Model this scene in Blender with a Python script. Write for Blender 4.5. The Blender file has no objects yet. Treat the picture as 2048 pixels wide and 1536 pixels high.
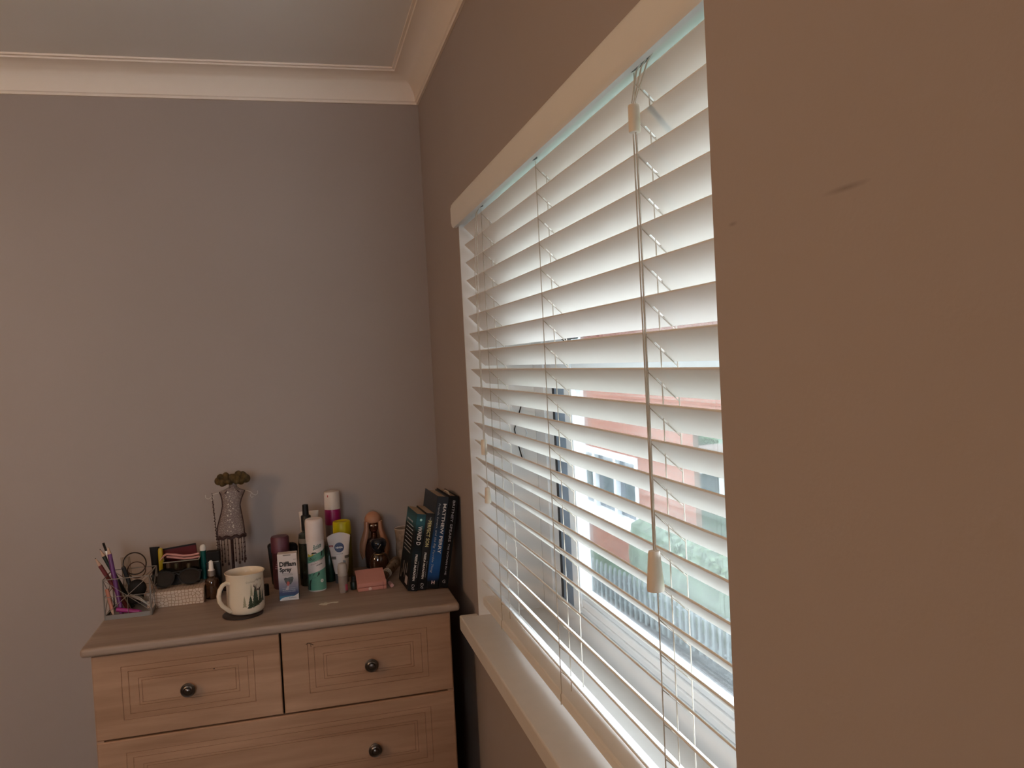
import bpy, bmesh, math, random
from mathutils import Vector, Matrix
random.seed(7)
PI = math.pi
S = bpy.context.scene
COL = S.collection

# ------------------------------------------------------------------ camera, world, exposure
F_PX, YAW, PITCH, ROLL = 1659.28, .2510, -.0302, .0507
CAM = Vector((-.3859, -2.45, 1.5))
fwd = Vector((math.sin(YAW)*math.cos(PITCH), math.cos(YAW)*math.cos(PITCH), math.sin(PITCH)))
rt = Vector((math.cos(YAW), -math.sin(YAW), 0))
dn = -rt.cross(fwd)
r2 = rt*math.cos(ROLL) + dn*math.sin(ROLL)
d2 = -rt*math.sin(ROLL) + dn*math.cos(ROLL)
cd = bpy.data.cameras.new('camera')
cd.sensor_fit = 'HORIZONTAL'
cd.sensor_width = 36.0
cd.lens = F_PX/2048*36.0
cd.clip_start = .01
cd.clip_end = 300
cam = bpy.data.objects.new('camera', cd)
COL.objects.link(cam)
M3 = Matrix((r2, -d2, -fwd)).transposed()
cam.matrix_world = Matrix.Translation(CAM) @ M3.to_4x4()
S.camera = cam

world = bpy.data.worlds.new('overcast_sky')
S.world = world
world.use_nodes = True
wn = world.node_tree.nodes
wn['Background'].inputs['Color'].default_value = (.86, .93, 1.0, 1)
wn['Background'].inputs['Strength'].default_value = 18.0
S.view_settings.view_transform = 'Standard'
S.view_settings.look = 'None'
S.view_settings.exposure = 0.0
S.view_settings.gamma = 1.0
S.view_settings.use_curve_mapping = False
S.cycles.use_denoising = True
S.cycles.max_bounces = 10
S.cycles.diffuse_bounces = 6
S.cycles.transparent_max_bounces = 16
S.cycles.sample_clamp_indirect = 4.0
S.cycles.caustics_reflective = False
S.cycles.caustics_refractive = False
BULB_POWER = 42.0
BULB_POS = (-1.85, -1.85, 1.72)

# ------------------------------------------------------------------ materials
MATS = {}
def nmat(name):
    m = bpy.data.materials.new(name)
    m.use_nodes = True
    n = m.node_tree.nodes
    return m, n, m.node_tree.links, n['Principled BSDF']

def pm(name, col, rough=.5, metal=0, var=.04, vscale=30, bump=0, bscale=200, spec=.4, coat=0, trans=0):
    if name in MATS: return MATS[name]
    m, n, l, b = nmat(name)
    b.inputs['Roughness'].default_value = rough
    b.inputs['Metallic'].default_value = metal
    b.inputs['Specular IOR Level'].default_value = spec
    b.inputs['Coat Weight'].default_value = coat
    tc = n.new('ShaderNodeTexCoord')
    nz = n.new('ShaderNodeTexNoise'); nz.inputs['Scale'].default_value = vscale; nz.inputs['Detail'].default_value = 3
    l.new(tc.outputs['Object'], nz.inputs['Vector'])
    cr = n.new('ShaderNodeValToRGB')
    cr.color_ramp.elements[0].color = tuple(c*(1-var) for c in col)+(1,)
    cr.color_ramp.elements[1].color = tuple(min(1, c*(1+var)) for c in col)+(1,)
    cr.color_ramp.elements[0].position = .3; cr.color_ramp.elements[1].position = .7
    l.new(nz.outputs['Fac'], cr.inputs['Fac'])
    l.new(cr.outputs['Color'], b.inputs['Base Color'])
    if bump:
        n2 = n.new('ShaderNodeTexNoise'); n2.inputs['Scale'].default_value = bscale; n2.inputs['Detail'].default_value = 4
        l.new(tc.outputs['Object'], n2.inputs['Vector'])
        bp = n.new('ShaderNodeBump'); bp.inputs['Strength'].default_value = bump; bp.inputs['Distance'].default_value = .002
        l.new(n2.outputs['Fac'], bp.inputs['Height']); l.new(bp.outputs['Normal'], b.inputs['Normal'])
    if trans:
        out = n['Material Output']
        t = n.new('ShaderNodeBsdfTransparent'); t.inputs['Color'].default_value = tuple(min(1, .5+.5*c) for c in col)+(1,)
        mx = n.new('ShaderNodeMixShader'); mx.inputs['Fac'].default_value = trans
        l.new(b.outputs['BSDF'], mx.inputs[1]); l.new(t.outputs['BSDF'], mx.inputs[2])
        l.new(mx.outputs['Shader'], out.inputs['Surface'])
    MATS[name] = m
    return m

def glass_mat(name, tint=(.93, .97, .98), refl=.10):
    m, n, l, b = nmat(name)
    out = n['Material Output']
    t = n.new('ShaderNodeBsdfTransparent'); t.inputs['Color'].default_value = tint+(1,)
    g = n.new('ShaderNodeBsdfGlossy'); g.inputs['Roughness'].default_value = .02
    fr = n.new('ShaderNodeFresnel'); fr.inputs['IOR'].default_value = 1.45
    mm = n.new('ShaderNodeMath'); mm.operation = 'MULTIPLY'; mm.inputs[1].default_value = refl*10
    l.new(fr.outputs['Fac'], mm.inputs[0])
    mx = n.new('ShaderNodeMixShader')
    l.new(mm.outputs[0], mx.inputs['Fac']); l.new(t.outputs['BSDF'], mx.inputs[1]); l.new(g.outputs['BSDF'], mx.inputs[2])
    l.new(mx.outputs['Shader'], out.inputs['Surface'])
    return m

def wood_mat(name, c0, c1, scale=(3, 40, 40), rough=.5, seed=0.0):
    m, n, l, b = nmat(name)
    tc = n.new('ShaderNodeTexCoord'); mp = n.new('ShaderNodeMapping')
    mp.inputs['Scale'].default_value = scale; mp.inputs['Location'].default_value = (seed, seed*2, 0)
    l.new(tc.outputs['Object'], mp.inputs['Vector'])
    nz = n.new('ShaderNodeTexNoise'); nz.inputs['Scale'].default_value = 1.0; nz.inputs['Detail'].default_value = 6
    nz.inputs['Roughness'].default_value = .6; nz.inputs['Distortion'].default_value = .6
    l.new(mp.outputs['Vector'], nz.inputs['Vector'])
    mp2 = n.new('ShaderNodeMapping'); mp2.inputs['Scale'].default_value = (scale[0]*.4, scale[1]*.25, scale[2]*.25)
    l.new(tc.outputs['Object'], mp2.inputs['Vector'])
    nb = n.new('ShaderNodeTexNoise'); nb.inputs['Scale'].default_value = 1; nb.inputs['Detail'].default_value = 2; nb.inputs['Distortion'].default_value = 1.5
    l.new(mp2.outputs['Vector'], nb.inputs['Vector'])
    ad = n.new('ShaderNodeMix'); ad.data_type = 'FLOAT'; ad.inputs[0].default_value = .5
    l.new(nz.outputs['Fac'], ad.inputs[2]); l.new(nb.outputs['Fac'], ad.inputs[3])
    cr = n.new('ShaderNodeValToRGB')
    cr.color_ramp.elements[0].position = .33; cr.color_ramp.elements[1].position = .66
    cr.color_ramp.elements[0].color = c0+(1,); cr.color_ramp.elements[1].color = c1+(1,)
    l.new(ad.outputs[0], cr.inputs['Fac']); l.new(cr.outputs['Color'], b.inputs['Base Color'])
    b.inputs['Roughness'].default_value = rough
    b.inputs['Specular IOR Level'].default_value = .35
    return m

def brick_mat(name, c1, c2, mortar, scale=4, rot=(0, 0, 0), bw=.5, rh=.17, ms=.02):
    m, n, l, b = nmat(name)
    tc = n.new('ShaderNodeTexCoord'); mp = n.new('ShaderNodeMapping'); mp.inputs['Rotation'].default_value = rot
    l.new(tc.outputs['Object'], mp.inputs['Vector'])
    br = n.new('ShaderNodeTexBrick')
    br.inputs['Color1'].default_value = c1+(1,); br.inputs['Color2'].default_value = c2+(1,); br.inputs['Mortar'].default_value = mortar+(1,)
    br.inputs['Scale'].default_value = scale; br.inputs['Mortar Size'].default_value = ms
    br.inputs['Brick Width'].default_value = bw; br.inputs['Row Height'].default_value = rh
    l.new(mp.outputs['Vector'], br.inputs['Vector']); l.new(br.outputs['Color'], b.inputs['Base Color'])
    b.inputs['Roughness'].default_value = .9
    return m

# wall paint: taupe emulsion, slightly uneven with a couple of scuffs where asked
def wall_mat(name, col, scuffs=()):
    m, n, l, b = nmat(name)
    b.inputs['Roughness'].default_value = .75; b.inputs['Specular IOR Level'].default_value = .25
    tc = n.new('ShaderNodeTexCoord')
    nz = n.new('ShaderNodeTexNoise'); nz.inputs['Scale'].default_value = 1.6; nz.inputs['Detail'].default_value = 5
    l.new(tc.outputs['Object'], nz.inputs['Vector'])
    cr = n.new('ShaderNodeValToRGB')
    cr.color_ramp.elements[0].position = .3; cr.color_ramp.elements[1].position = .7
    cr.color_ramp.elements[0].color = tuple(c*.96 for c in col)+(1,); cr.color_ramp.elements[1].color = tuple(c*1.03 for c in col)+(1,)
    l.new(nz.outputs['Fac'], cr.inputs['Fac'])
    cur = cr.outputs['Color']
    for (py, pz, ang, ln, wd, k) in scuffs:
        mp = n.new('ShaderNodeMapping'); mp.vector_type = 'TEXTURE'
        mp.inputs['Location'].default_value = (-.10, py, pz); mp.inputs['Rotation'].default_value = (ang, 0, 0)
        mp.inputs['Scale'].default_value = (1, ln, wd)
        l.new(tc.outputs['Object'], mp.inputs['Vector'])
        g = n.new('ShaderNodeTexGradient'); g.gradient_type = 'SPHERICAL'
        l.new(mp.outputs['Vector'], g.inputs['Vector'])
        mm = n.new('ShaderNodeMath'); mm.operation = 'MULTIPLY'; mm.inputs[1].default_value = k
        l.new(g.outputs['Fac'], mm.inputs[0])
        mx = n.new('ShaderNodeMix'); mx.data_type = 'RGBA'
        l.new(mm.outputs[0], mx.inputs[0]); l.new(cur, mx.inputs[6]); mx.inputs[7].default_value = (.06, .04, .03, 1)
        cur = mx.outputs[2]
    l.new(cur, b.inputs['Base Color'])
    n2 = n.new('ShaderNodeTexNoise'); n2.inputs['Scale'].default_value = 260; n2.inputs['Detail'].default_value = 3
    l.new(tc.outputs['Object'], n2.inputs['Vector'])
    bp = n.new('ShaderNodeBump'); bp.inputs['Strength'].default_value = .12; bp.inputs['Distance'].default_value = .001
    l.new(n2.outputs['Fac'], bp.inputs['Height']); l.new(bp.outputs['Normal'], b.inputs['Normal'])
    return m

TAUPE = (.375, .315, .290)
m_wall = wall_mat('taupe_wall_paint', TAUPE)
m_wall_r = wall_mat('taupe_wall_paint_scuffed', TAUPE, [(-2.067, 1.5815, 0, .022, .0022, .4), (-1.949, 1.5824, 0, .007, .0018, .35)])
m_ceil = pm('ceiling_white', (.88, .87, .86), .9, var=.02, vscale=2)
m_cove = pm('cornice_white', (.88, .79, .71), .6, var=.02, vscale=3)
m_carpet = pm('grey_carpet', (.15, .13, .115), .95, var=.2, vscale=60, bump=.5, bscale=400)
m_white = pm('white_paint', (.80, .78, .76), .35, var=.015, vscale=5)
m_slat = pm('blind_white', (.82, .81, .79), .38, var=.015, vscale=8)
m_upvc = pm('upvc_white', (.84, .87, .90), .25, var=.01)
m_cord = pm('cord_white', (.52, .47, .41), .8, var=.05, vscale=400)
m_black = pm('black_plastic', (.006, .006, .0065), .38, var=.1, spec=.3)
m_blackmatt = pm('black_matt', (.008, .007, .007), .7, var=.1, spec=.2)
m_gasket = pm('gasket_black', (.012, .014, .018), .6)
m_glass = glass_mat('window_glass', (.95, .97, .97), .08)
m_clear = glass_mat('clear_plastic', (.80, .78, .72), .18)
m_amber = pm('amber_glass', (.045, .018, .008), .08, var=.1, spec=.8)
m_chrome = pm('dark_pewter', (.16, .14, .13), .28, metal=1, var=.2, vscale=80)
m_steel = pm('silver_metal', (.55, .53, .50), .3, metal=1)
m_wood = wood_mat('limed_wood', (.30, .18, .115), (.43, .275, .185), (2.2, 30, 30))
m_wood_top = wood_mat('limed_wood_top', (.225, .155, .118), (.385, .285, .225), (2.2, 30, 30), rough=.45, seed=3.1)
m_woodin = pm('dresser_inside', (.06, .035, .025), .8)

# ------------------------------------------------------------------ helpers
class MB:
    def __init__(self): self.bm = bmesh.new(); self.mi = 0
    def _f(self, vs):
        try:
            f = self.bm.faces.new(vs); f.material_index = self.mi; return f
        except ValueError: return None
    def box(self, x0, x1, y0, y1, z0, z1, mat=None):
        P = [Vector((x, y, z)) for z in (z0, z1) for x, y in ((x0, y0), (x1, y0), (x1, y1), (x0, y1))]
        if mat is not None: P = [mat @ p for p in P]
        v = [self.bm.verts.new(p) for p in P]
        for q in ((3, 2, 1, 0), (4, 5, 6, 7), (0, 1, 5, 4), (1, 2, 6, 5), (2, 3, 7, 6), (3, 0, 4, 7)): self._f([v[i] for i in q])
        return v
    def loft(self, rings, cap0=True, cap1=True, closed=True):
        R = [[self.bm.verts.new(p) for p in r] for r in rings]
        for a, b in zip(R, R[1:]):
            n = len(a)
            for i in range(n if closed else n-1):
                self._f([a[i], a[(i+1) % n], b[(i+1) % n], b[i]])
        if cap0: self._f(R[0][::-1])
        if cap1: self._f(R[-1])
        return R
    def lathe(self, prof, c=(0, 0, 0), n=32, sx=1, sy=1, mat=None, cap0=True, cap1=True):
        rings = []
        for r, z in prof:
            ring = [Vector((c[0]+sx*r*math.cos(2*PI*i/n), c[1]+sy*r*math.sin(2*PI*i/n), c[2]+z)) for i in range(n)]
            if mat is not None: ring = [mat @ p for p in ring]
            rings.append(ring)
        return self.loft(rings, cap0, cap1)
    def tube(self, pts, r, n=8, cap=True):
        pts = [Vector(p) for p in pts]
        rings = []
        up = None
        for i, p in enumerate(pts):
            t = (pts[min(i+1, len(pts)-1)]-pts[max(i-1, 0)]).normalized()
            if up is None:
                up = Vector((0, 0, 1)) if abs(t.z) < .9 else Vector((1, 0, 0))
            a = t.cross(up).normalized(); b = a.cross(t).normalized(); up = b
            rr = r[i] if isinstance(r, (list, tuple)) else r
            rings.append([p+a*rr*math.cos(2*PI*k/n)+b*rr*math.sin(2*PI*k/n) for k in range(n)])
        self.loft(rings, cap, cap)
    def ring(self, c, R, r, nrm=(0, 1, 0), n=32, k=8):
        nrm = Vector(nrm).normalized()
        a = nrm.orthogonal().normalized(); b = nrm.cross(a)
        G = []
        for i in range(n):
            t = 2*PI*i/n; d = a*math.cos(t)+b*math.sin(t)
            G.append([self.bm.verts.new(Vector(c)+d*(R+r*math.cos(2*PI*j/k))+nrm*r*math.sin(2*PI*j/k)) for j in range(k)])
        for i in range(n):
            A, B = G[i], G[(i+1) % n]
            for j in range(k): self._f([A[j], A[(j+1) % k], B[(j+1) % k], B[j]])
    def prism(self, poly, axis, a0, a1):
        def P(u, v, w):
            return {'x': (w, u, v), 'y': (u, w, v), 'z': (u, v, w)}[axis]
        self.loft([[P(u, v, a0) for u, v in poly], [P(u, v, a1) for u, v in poly]])
    def sphere(self, c, r, sx=1, sy=1, sz=1, n=16, m=10):
        prof = [(max(r*math.sin(PI*i/m), 1e-5), -r*math.cos(PI*i/m)*sz) for i in range(m+1)]
        self.lathe(prof, c, n, sx, sy)
    def build(self, name, mat, parent=None, smooth=False, bevel=0, loc=None, seg=2):
        bm = self.bm
        bmesh.ops.recalc_face_normals(bm, faces=bm.faces)
        me = bpy.data.meshes.new(name)
        bm.to_mesh(me); bm.free()
        for mm in (mat if isinstance(mat, (list, tuple)) else [mat]): me.materials.append(mm)
        o = bpy.data.objects.new(name, me); COL.objects.link(o)
        if parent: o.parent = parent
        if loc: o.location = loc
        if smooth:
            for p in me.polygons: p.use_smooth = True
            try: me.set_sharp_from_angle(angle=math.radians(42))
            except Exception: pass
        if bevel:
            b = o.modifiers.new('bevel', 'BEVEL'); b.width = bevel; b.segments = seg; b.limit_method = 'ANGLE'; b.angle_limit = math.radians(35)
        return o

def thing(name, label, cat, loc=(0, 0, 0), rot=(0, 0, 0), group=None):
    o = bpy.data.objects.new(name, None); COL.objects.link(o)
    o.empty_display_size = .05
    o.location = loc; o.rotation_euler = rot; o['label'] = label; o['category'] = cat
    if group: o['group'] = group
    return o
def tag(o, label, cat, group=None):
    o['label'] = label; o['category'] = cat
    if group: o['group'] = group
    return o
def struct(o, label=None, cat=None):
    o['kind'] = 'structure'
    if label: o['label'] = label
    if cat: o['category'] = cat
    return o

# flat lettering: glyph outlines meshed once, then every vertex mapped onto the surface it is printed on
def lettering(name, s, w, h, mapf, mat, parent, thick=.0002, bold=0.0, shear=0.0, label=None):
    cu = bpy.data.curves.new('glyphs', 'FONT'); cu.body = s; cu.size = 1; cu.resolution_u = 3
    cu.extrude = .01; cu.offset = bold; cu.shear = shear
    t = bpy.data.objects.new('glyphs', cu); COL.objects.link(t)
    bpy.context.view_layer.update()
    me = bpy.data.meshes.new_from_object(t.evaluated_get(bpy.context.evaluated_depsgraph_get()))
    bpy.data.objects.remove(t); bpy.data.curves.remove(cu)
    xs = [v.co.x for v in me.vertices]; ys = [v.co.y for v in me.vertices]
    x0, x1, y0, y1 = min(xs), max(xs), min(ys), max(ys)
    for v in me.vertices:
        u = (v.co.x-x0)/(x1-x0)*w; q = (v.co.y-y0)/(y1-y0)*h
        v.co = Vector(mapf(u, q, thick if v.co.z > 0 else -thick*.3))
    me.materials.clear(); me.materials.append(mat)
    o = bpy.data.objects.new(name, me); COL.objects.link(o); o.parent = parent
    if label: o['label'] = label
    return o

# a printed patch that follows a cylinder of radius r; u along the arc, v up
def cyl(r, phi0=-PI/2, c=(0, 0)):
    def f(u, v, w=0):
        a = phi0+u/r
        return (c[0]+(r+w)*math.cos(a), c[1]+(r+w)*math.sin(a), v)
    return f
def patch(mb, f, poly_lo, poly_hi, u0, u1, n=14, w=.0003):
    rows = []
    for i in range(n+1):
        u = u0+(u1-u0)*i/n
        rows.append((mb.bm.verts.new(f(u, poly_lo(u), w)), mb.bm.verts.new(f(u, poly_hi(u), w))))
    for a, b in zip(rows, rows[1:]): mb._f([a[0], b[0], b[1], a[1]])
def poly(mb, f, pts, w=.0004):
    mb._f([mb.bm.verts.new(f(u, v, w)) for u, v in pts])

# ------------------------------------------------------------------ room shell
RX0, RY0, CEIL = -3.9, -4.3, 2.3415
m = MB(); m.box(RX0, .28, RY0, .12, -.1, 0); struct(m.build('floor', m_carpet))
m = MB(); m.box(RX0-.1, .28, RY0-.1, .12, CEIL, CEIL+.1); struct(m.build('ceiling', m_ceil))
m = MB(); m.box(RX0-.1, .28, 0, .12, 0, CEIL); struct(m.build('wall_back', m_wall))
m = MB(); m.box(RX0-.1, RX0, RY0, 0, 0, CEIL); struct(m.build('wall_left', m_wall))
m = MB()
m.box(RX0-.1, -1.35, RY0-.1, RY0, 0, CEIL); m.box(-.70, .28, RY0-.1, RY0, 0, CEIL); m.box(-1.35, -.70, RY0-.1, RY0, 0, 1.10); m.box(-1.35, -.70, RY0-.1, RY0, 2.10, CEIL)
struct(m.build('wall_front', m_wall))
OY0, OY1, OZ0, OZ1 = -1.915, -.510, .854, 1.868     # window opening
m = MB()
m.box(0, .28, OY1, 0, 0, CEIL)
m.box(0, .28, RY0, OY0, 0, CEIL)
m.box(0, .28, OY0, OY1, 0, OZ0)
m.box(0, .28, OY0, OY1, OZ1, CEIL)
struct(m.build('wall_window', m_wall))
m = MB(); m.box(-.10, 0, -3.2, -1.9225, 0, CEIL)
struct(m.build('wall_right', m_wall_r))

# cornice: coved plaster moulding on the back and window walls
C = .0816
def cove():
    H1, H2 = CEIL-C, CEIL
    p = [(0, H1), (.006, H1), (.007, H1+.006)]
    for i in range(9):
        t = i/8*PI/2
        p.append((.010+(C-.018)*(1-math.cos(t)), H1+.008+(C-.018)*math.sin(t)))
    p += [(C-.006, H2-.006), (C, H2-.005), (C, H2), (0, H2)]
    return p
m = MB()
P = cove()
m.loft([[(RX0+d, -d, z) for d, z in P], [(-d, -d, z) for d, z in P], [(-d, RY0+d, z) for d, z in P]])
struct(m.build('trim_1', m_cove, smooth=True))
m = MB()
m.box(RX0, 0, -.018, 0, 0, .12)
struct(m.build('baseboard_back', m_white, bevel=.004))

# ------------------------------------------------------------------ window
win = bpy.data.objects.new('window_1', None); COL.objects.link(win); win['kind'] = 'structure'
FX0, FX1 = .165, .235
m = MB()   # white lining of the recess
m.box(.0005, FX0, OY1-.003, OY1, OZ0+.036, OZ1)
m.box(.0005, FX0, OY0, OY0+.003, OZ0+.036, OZ1)
m.box(.0005, FX0, OY0+.003, OY1-.003, OZ1-.003, OZ1)
m.build('reveal_lining', m_white, win)
m = MB()
m.box(-.044, FX1, OY0, OY1, .854, .890)
m.box(-.044, -.0005, OY1, -.492, .854, .890)
m.build('window_sill', pm('sill_white', (.70, .66, .62), .35, var=.02), win, bevel=.003)
m = MB()   # outer frame
A, B, Z0, Z1 = OY1-.003, OY0+.003, .890, OZ1-.003
m.box(FX0, FX1, A-.078, A, Z0, Z1)
m.box(FX0, FX1, B, B+.078, Z0, Z1)
m.box(FX0, FX1, B+.078, A-.078, Z0, Z0+.062)
m.box(FX0, FX1, B+.078, A-.078, Z1-.05, Z1)
m.build('outer_frame', m_upvc, win, bevel=.0015)
m = MB()   # stepped bead and stiles
XI = FX0+.030
m.box(FX0+.004, XI, A-.135, A-.078, Z0+.062, Z1-.05)
m.box(FX0+.004, XI, -.740, A-.135, 1.436, Z1-.05)
m.box(FX0+.002, XI, -.787, -.738, Z0+.062, Z1-.05)
m.box(FX0+.003, XI, B+.078, -.787, Z0+.062, Z0+.076)
m.box(FX0+.006, XI, B+.078, -.787, Z0+.076, Z0+.092)
m.box(FX0+.009, XI, B+.078, -.787, Z0+.092, Z0+.108)
m.box(FX0+.002, XI, B+.078, -.787, 1.436, 1.468)
m.box(FX0+.006, XI, B+.078, -.787, 1.468, 1.497)
m.build('sash', m_upvc, win, bevel=.002)
m = MB()
m.box(FX0+.0035, FX0+.010, -.664, A-.135, Z0+.062, 1.436)
m.build('gasket', m_gasket, win)
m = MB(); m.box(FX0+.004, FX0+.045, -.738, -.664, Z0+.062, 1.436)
m.build('shaded_frame_face', pm('upvc_painted_shade', (.17, .235, .32), .3), win)  # shaded side of the white frame, its shade put into the blue-grey colour
m = MB(); m.box(.1772, .1812, B+.078, -.787, Z0+.1, 1.44)
m.build('pane', m_glass, win)
m = MB(); m.box(.1772, .1812, B+.078, -.787, 1.49, Z1-.05)
m.build('pane', m_glass, win)
m = MB(); m.box(.150, .160, -.875, -.79, 1.534, 1.541); m.box(.155, .17, -.800, -.785, 1.524, 1.541)
m.build('window_handle', m_black, win, bevel=.002)

# unseen window added in the wall behind the camera for fill daylight
w2 = bpy.data.objects.new('fill_window', None); COL.objects.link(w2); w2['kind'] = 'structure'
m = MB()
for a, b, c, d in ((-1.35, -.70, 1.10, 1.15), (-1.35, -.70, 2.05, 2.10), (-1.35, -1.30, 1.15, 2.05), (-.75, -.70, 1.15, 2.05)): m.box(a, b, RY0-.08, RY0-.02, c, d)
m.build('outer_frame', m_upvc, w2)
m = MB(); m.box(-1.35, -.70, RY0-.02, RY0+.06, 1.08, 1.10); m.build('window_sill', m_white, w2)

# ------------------------------------------------------------------ venetian blind
bl = thing('venetian_blind', 'white wooden venetian blind with tilted slats hanging in the window recess', 'blind', (0, -1.2, .9))
def B_(mb, name, mat, label=None, **k):
    o = mb.build(name, mat, bl, **k)
    for v in o.data.vertices: v.co -= Vector((0, -1.2, .9))
    if label: o['label'] = label
    return o
YA, YB = -.530, -1.900
ZB = 1.8166
m = MB()
prof = [(-.003, ZB), (-.0115, ZB), (-.0145, ZB+.004), (-.016, ZB+.012), (-.016, ZB+.045), (-.0135, ZB+.054), (-.0085, ZB+.0605), (-.003, ZB+.0625)]
m.loft([[(x, -1.9215, z) for x, z in prof], [(x, -.504, z) for x, z in prof], [(x*.6, -.4995, ZB+(z-ZB)*.93+.002) for x, z in prof]])
B_(m, 'valance', m_slat, 'white wooden valance board', smooth=True)
m = MB(); m.box(-.0025, .050, -1.910, -.516, ZB+.0062, 1.862)
B_(m, 'headrail', m_slat)
LAD = [-.722, -1.1385, -1.551]
for y, w in ((-.745, .012), (-1.150, .012), (-1.582, .030)):
    m = MB()
    m.lathe([(1, 0), (1, .0006)], (0, 0, 0), 20, mat=Matrix.Translation((.0035, y, ZB+.0056)) @ Matrix.Diagonal((.0045, w, 1, 1)))
    B_(m, 'cord_slot', m_black, 'dark oval cord slot')
XS = .010
def slat_bm(z):
    TH, W, T = PI/4, .050, .0028
    us = [YB]
    for y in reversed(LAD): us += [y-.0022, y+.0022]
    us.append(YA)
    vs = [0, .0165, .0335, W]
    m = MB()
    def P(u, v, t): return (XS+v*math.cos(TH)+t*math.sin(TH), u, z-v*math.sin(TH)+t*math.cos(TH))
    G = {}
    for t in (0, 1):
        for i, u in enumerate(us):
            for j, v in enumerate(vs):
                G[i, j, t] = m.bm.verts.new(P(u, v, -T*t))
    hole = lambda i, j: j == 1 and i in (1, 3, 5)
    nu, nv = len(us)-1, len(vs)-1
    for i in range(nu):
        for j in range(nv):
            if hole(i, j): continue
            m._f([G[i, j, 0], G[i+1, j, 0], G[i+1, j+1, 0], G[i, j+1, 0]])
            m._f([G[i, j, 1], G[i, j+1, 1], G[i+1, j+1, 1], G[i+1, j, 1]])
            for (di, dj, a, b) in ((-1, 0, (i, j), (i, j+1)), (1, 0, (i+1, j), (i+1, j+1)), (0, -1, (i, j), (i+1, j)), (0, 1, (i, j+1), (i+1, j+1))):
                ii, jj = i+di, j+dj
                if ii < 0 or jj < 0 or ii >= nu or jj >= nv or hole(ii, jj):
                    m._f([G[a[0], a[1], 0], G[b[0], b[1], 0], G[b[0], b[1], 1], G[a[0], a[1], 1]])
    return m
ZK = lambda k: 1.4823+.04176*k
for k in range(8, -13, -1):
    B_(slat_bm(ZK(k)), 'slat', m_slat, bevel=.0010)
ZR = ZK(-13)
m = MB(); m.box(XS-.002, XS+.046, YB, YA, ZR-.020, ZR)
B_(m, 'bottom_rail', m_slat, bevel=.003)
for y in LAD:
    m = MB()
    for x in (XS-.0012, XS+.0375):
        m.tube([(x, y, ZB+.006), (x, y, ZR)], .0008, 6)
    m.tube([(XS-.0012, y, ZR), (XS-.003, y, ZR-.003), (XS-.003, y, ZR-.020)], .0008, 6)
    for k in range(8, -13, -1):
        m.tube([(XS-.0012, y, ZK(k)-.0055), (XS+.0375, y, ZK(k)-.0425)], .0007, 5)
    B_(m, 'ladder_cord', m_cord)
    m = MB(); m.tube([(XS+.0165, y, ZB+.006), (XS+.0165, y, ZR)], .0008, 6)
    B_(m, 'lift_cord', m_cord)
def tassel(x, y, z0, z1, r0, r1):
    m = MB(); m.lathe([(.0015, z1+.0005), (r0*.9, z1), (r0, z1-.002), (r1, z0+.004), (r1*.96, z0+.001), (.003, z0)], (x, y, 0), 20)
    B_(m, 'tassel', pm('tassel_cream', (.78, .70, .60), .45), 'cream wooden cord tassel', smooth=True)
def cord(pts, r=.0009):
    m = MB(); m.tube(pts, r, 6); B_(m, 'pull_cord', m_cord, 'thin white pull cord')
px = -.0115
cord([(.004, -.716, ZB+.006), (-.002, -.717, ZB-.004), (px, -.722, 1.70), (px, -.723, 1.331)])
cord([(.004, -.728, ZB+.006), (-.002, -.729, ZB-.004), (px, -.733, 1.60), (px, -.7345, 1.230)])
tassel(px, -.723, 1.298, 1.331, .0062, .0066)
tassel(px, -.7345, 1.196, 1.230, .0052, .0072)
YR = -1.592
cord([(.004, YR+.012, ZB+.006), (-.002, YR+.010, ZB-.003), (px, YR+.004, 1.776)])
cord([(.004, YR-.004, ZB+.006), (-.002, YR-.004, ZB-.003), (px, YR+.001, 1.772), (px, YR+.004, 1.74), (px, YR+.0005, 1.278)])
cord([(.004, YR-.022, ZB+.006), (-.002, YR-.020, ZB-.003), (px, YR-.006, 1.776)])
cord([(px, YR-.003, 1.743), (px, YR-.004, 1.6), (px, YR-.001, 1.278)])
tassel(px, YR, 1.742, 1.773, .0064, .0066)
tassel(px, YR, 1.231, 1.277, .0068, .0100)

cab = thing('cable', 'thin black and white looped cable hanging against the side of the window recess', 'cable', (.11, OY1-.005, 1.28))
m = MB(); m.tube([(.024, -.002, .12), (.014, -.003, .09), (0, -.002, .05), (.006, -.002, .02), (.018, -.002, -.03)], .0015, 6)
m.build('black_wire', m_black, cab, smooth=True)
m = MB(); m.tube([(-.004, -.006, .105), (.016, -.007, .075), (.030, -.006, .04), (.016, -.006, 0), (.026, -.006, -.035)], .0015, 6)
m.build('white_wire', m_upvc, cab, smooth=True)

# ------------------------------------------------------------------ chest of drawers
TD = .922
dr = thing('chest_of_drawers', 'limed wood chest of drawers in the corner, crowded with toiletries', 'chest of drawers', (-.46, -.26, 0))
O = Vector((-.46, -.26, 0))
def D_(mb, name, mat, parent=dr, **k):
    off = O if parent is dr else O
    o = mb.build(name, mat, parent, **k)
    for v in o.data.vertices: v.co -= off
    return o
m = MB(); m.box(-.876, -.043, -.500, -.025, .902, TD)
D_(m, 'top', m_wood_top, bevel=.007, seg=4)
m = MB()
m.box(-.858, -.842, -.483, -.03, 0, .902); m.box(-.081, -.065, -.483, -.03, 0, .902)
m.box(-.842, -.081, -.045, -.03, .06, .902); m.box(-.842, -.081, -.455, -.045, .06, .075)
D_(m, 'carcass', m_wood, bevel=.0015)
m = MB(); m.box(-.842, -.081, -.455, -.440, .075, .900)
D_(m, 'inner_frame', m_woodin)
m = MB(); m.box(-.842, -.081, -.470, -.455, 0, .065)
D_(m, 'plinth', m_wood)
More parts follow.
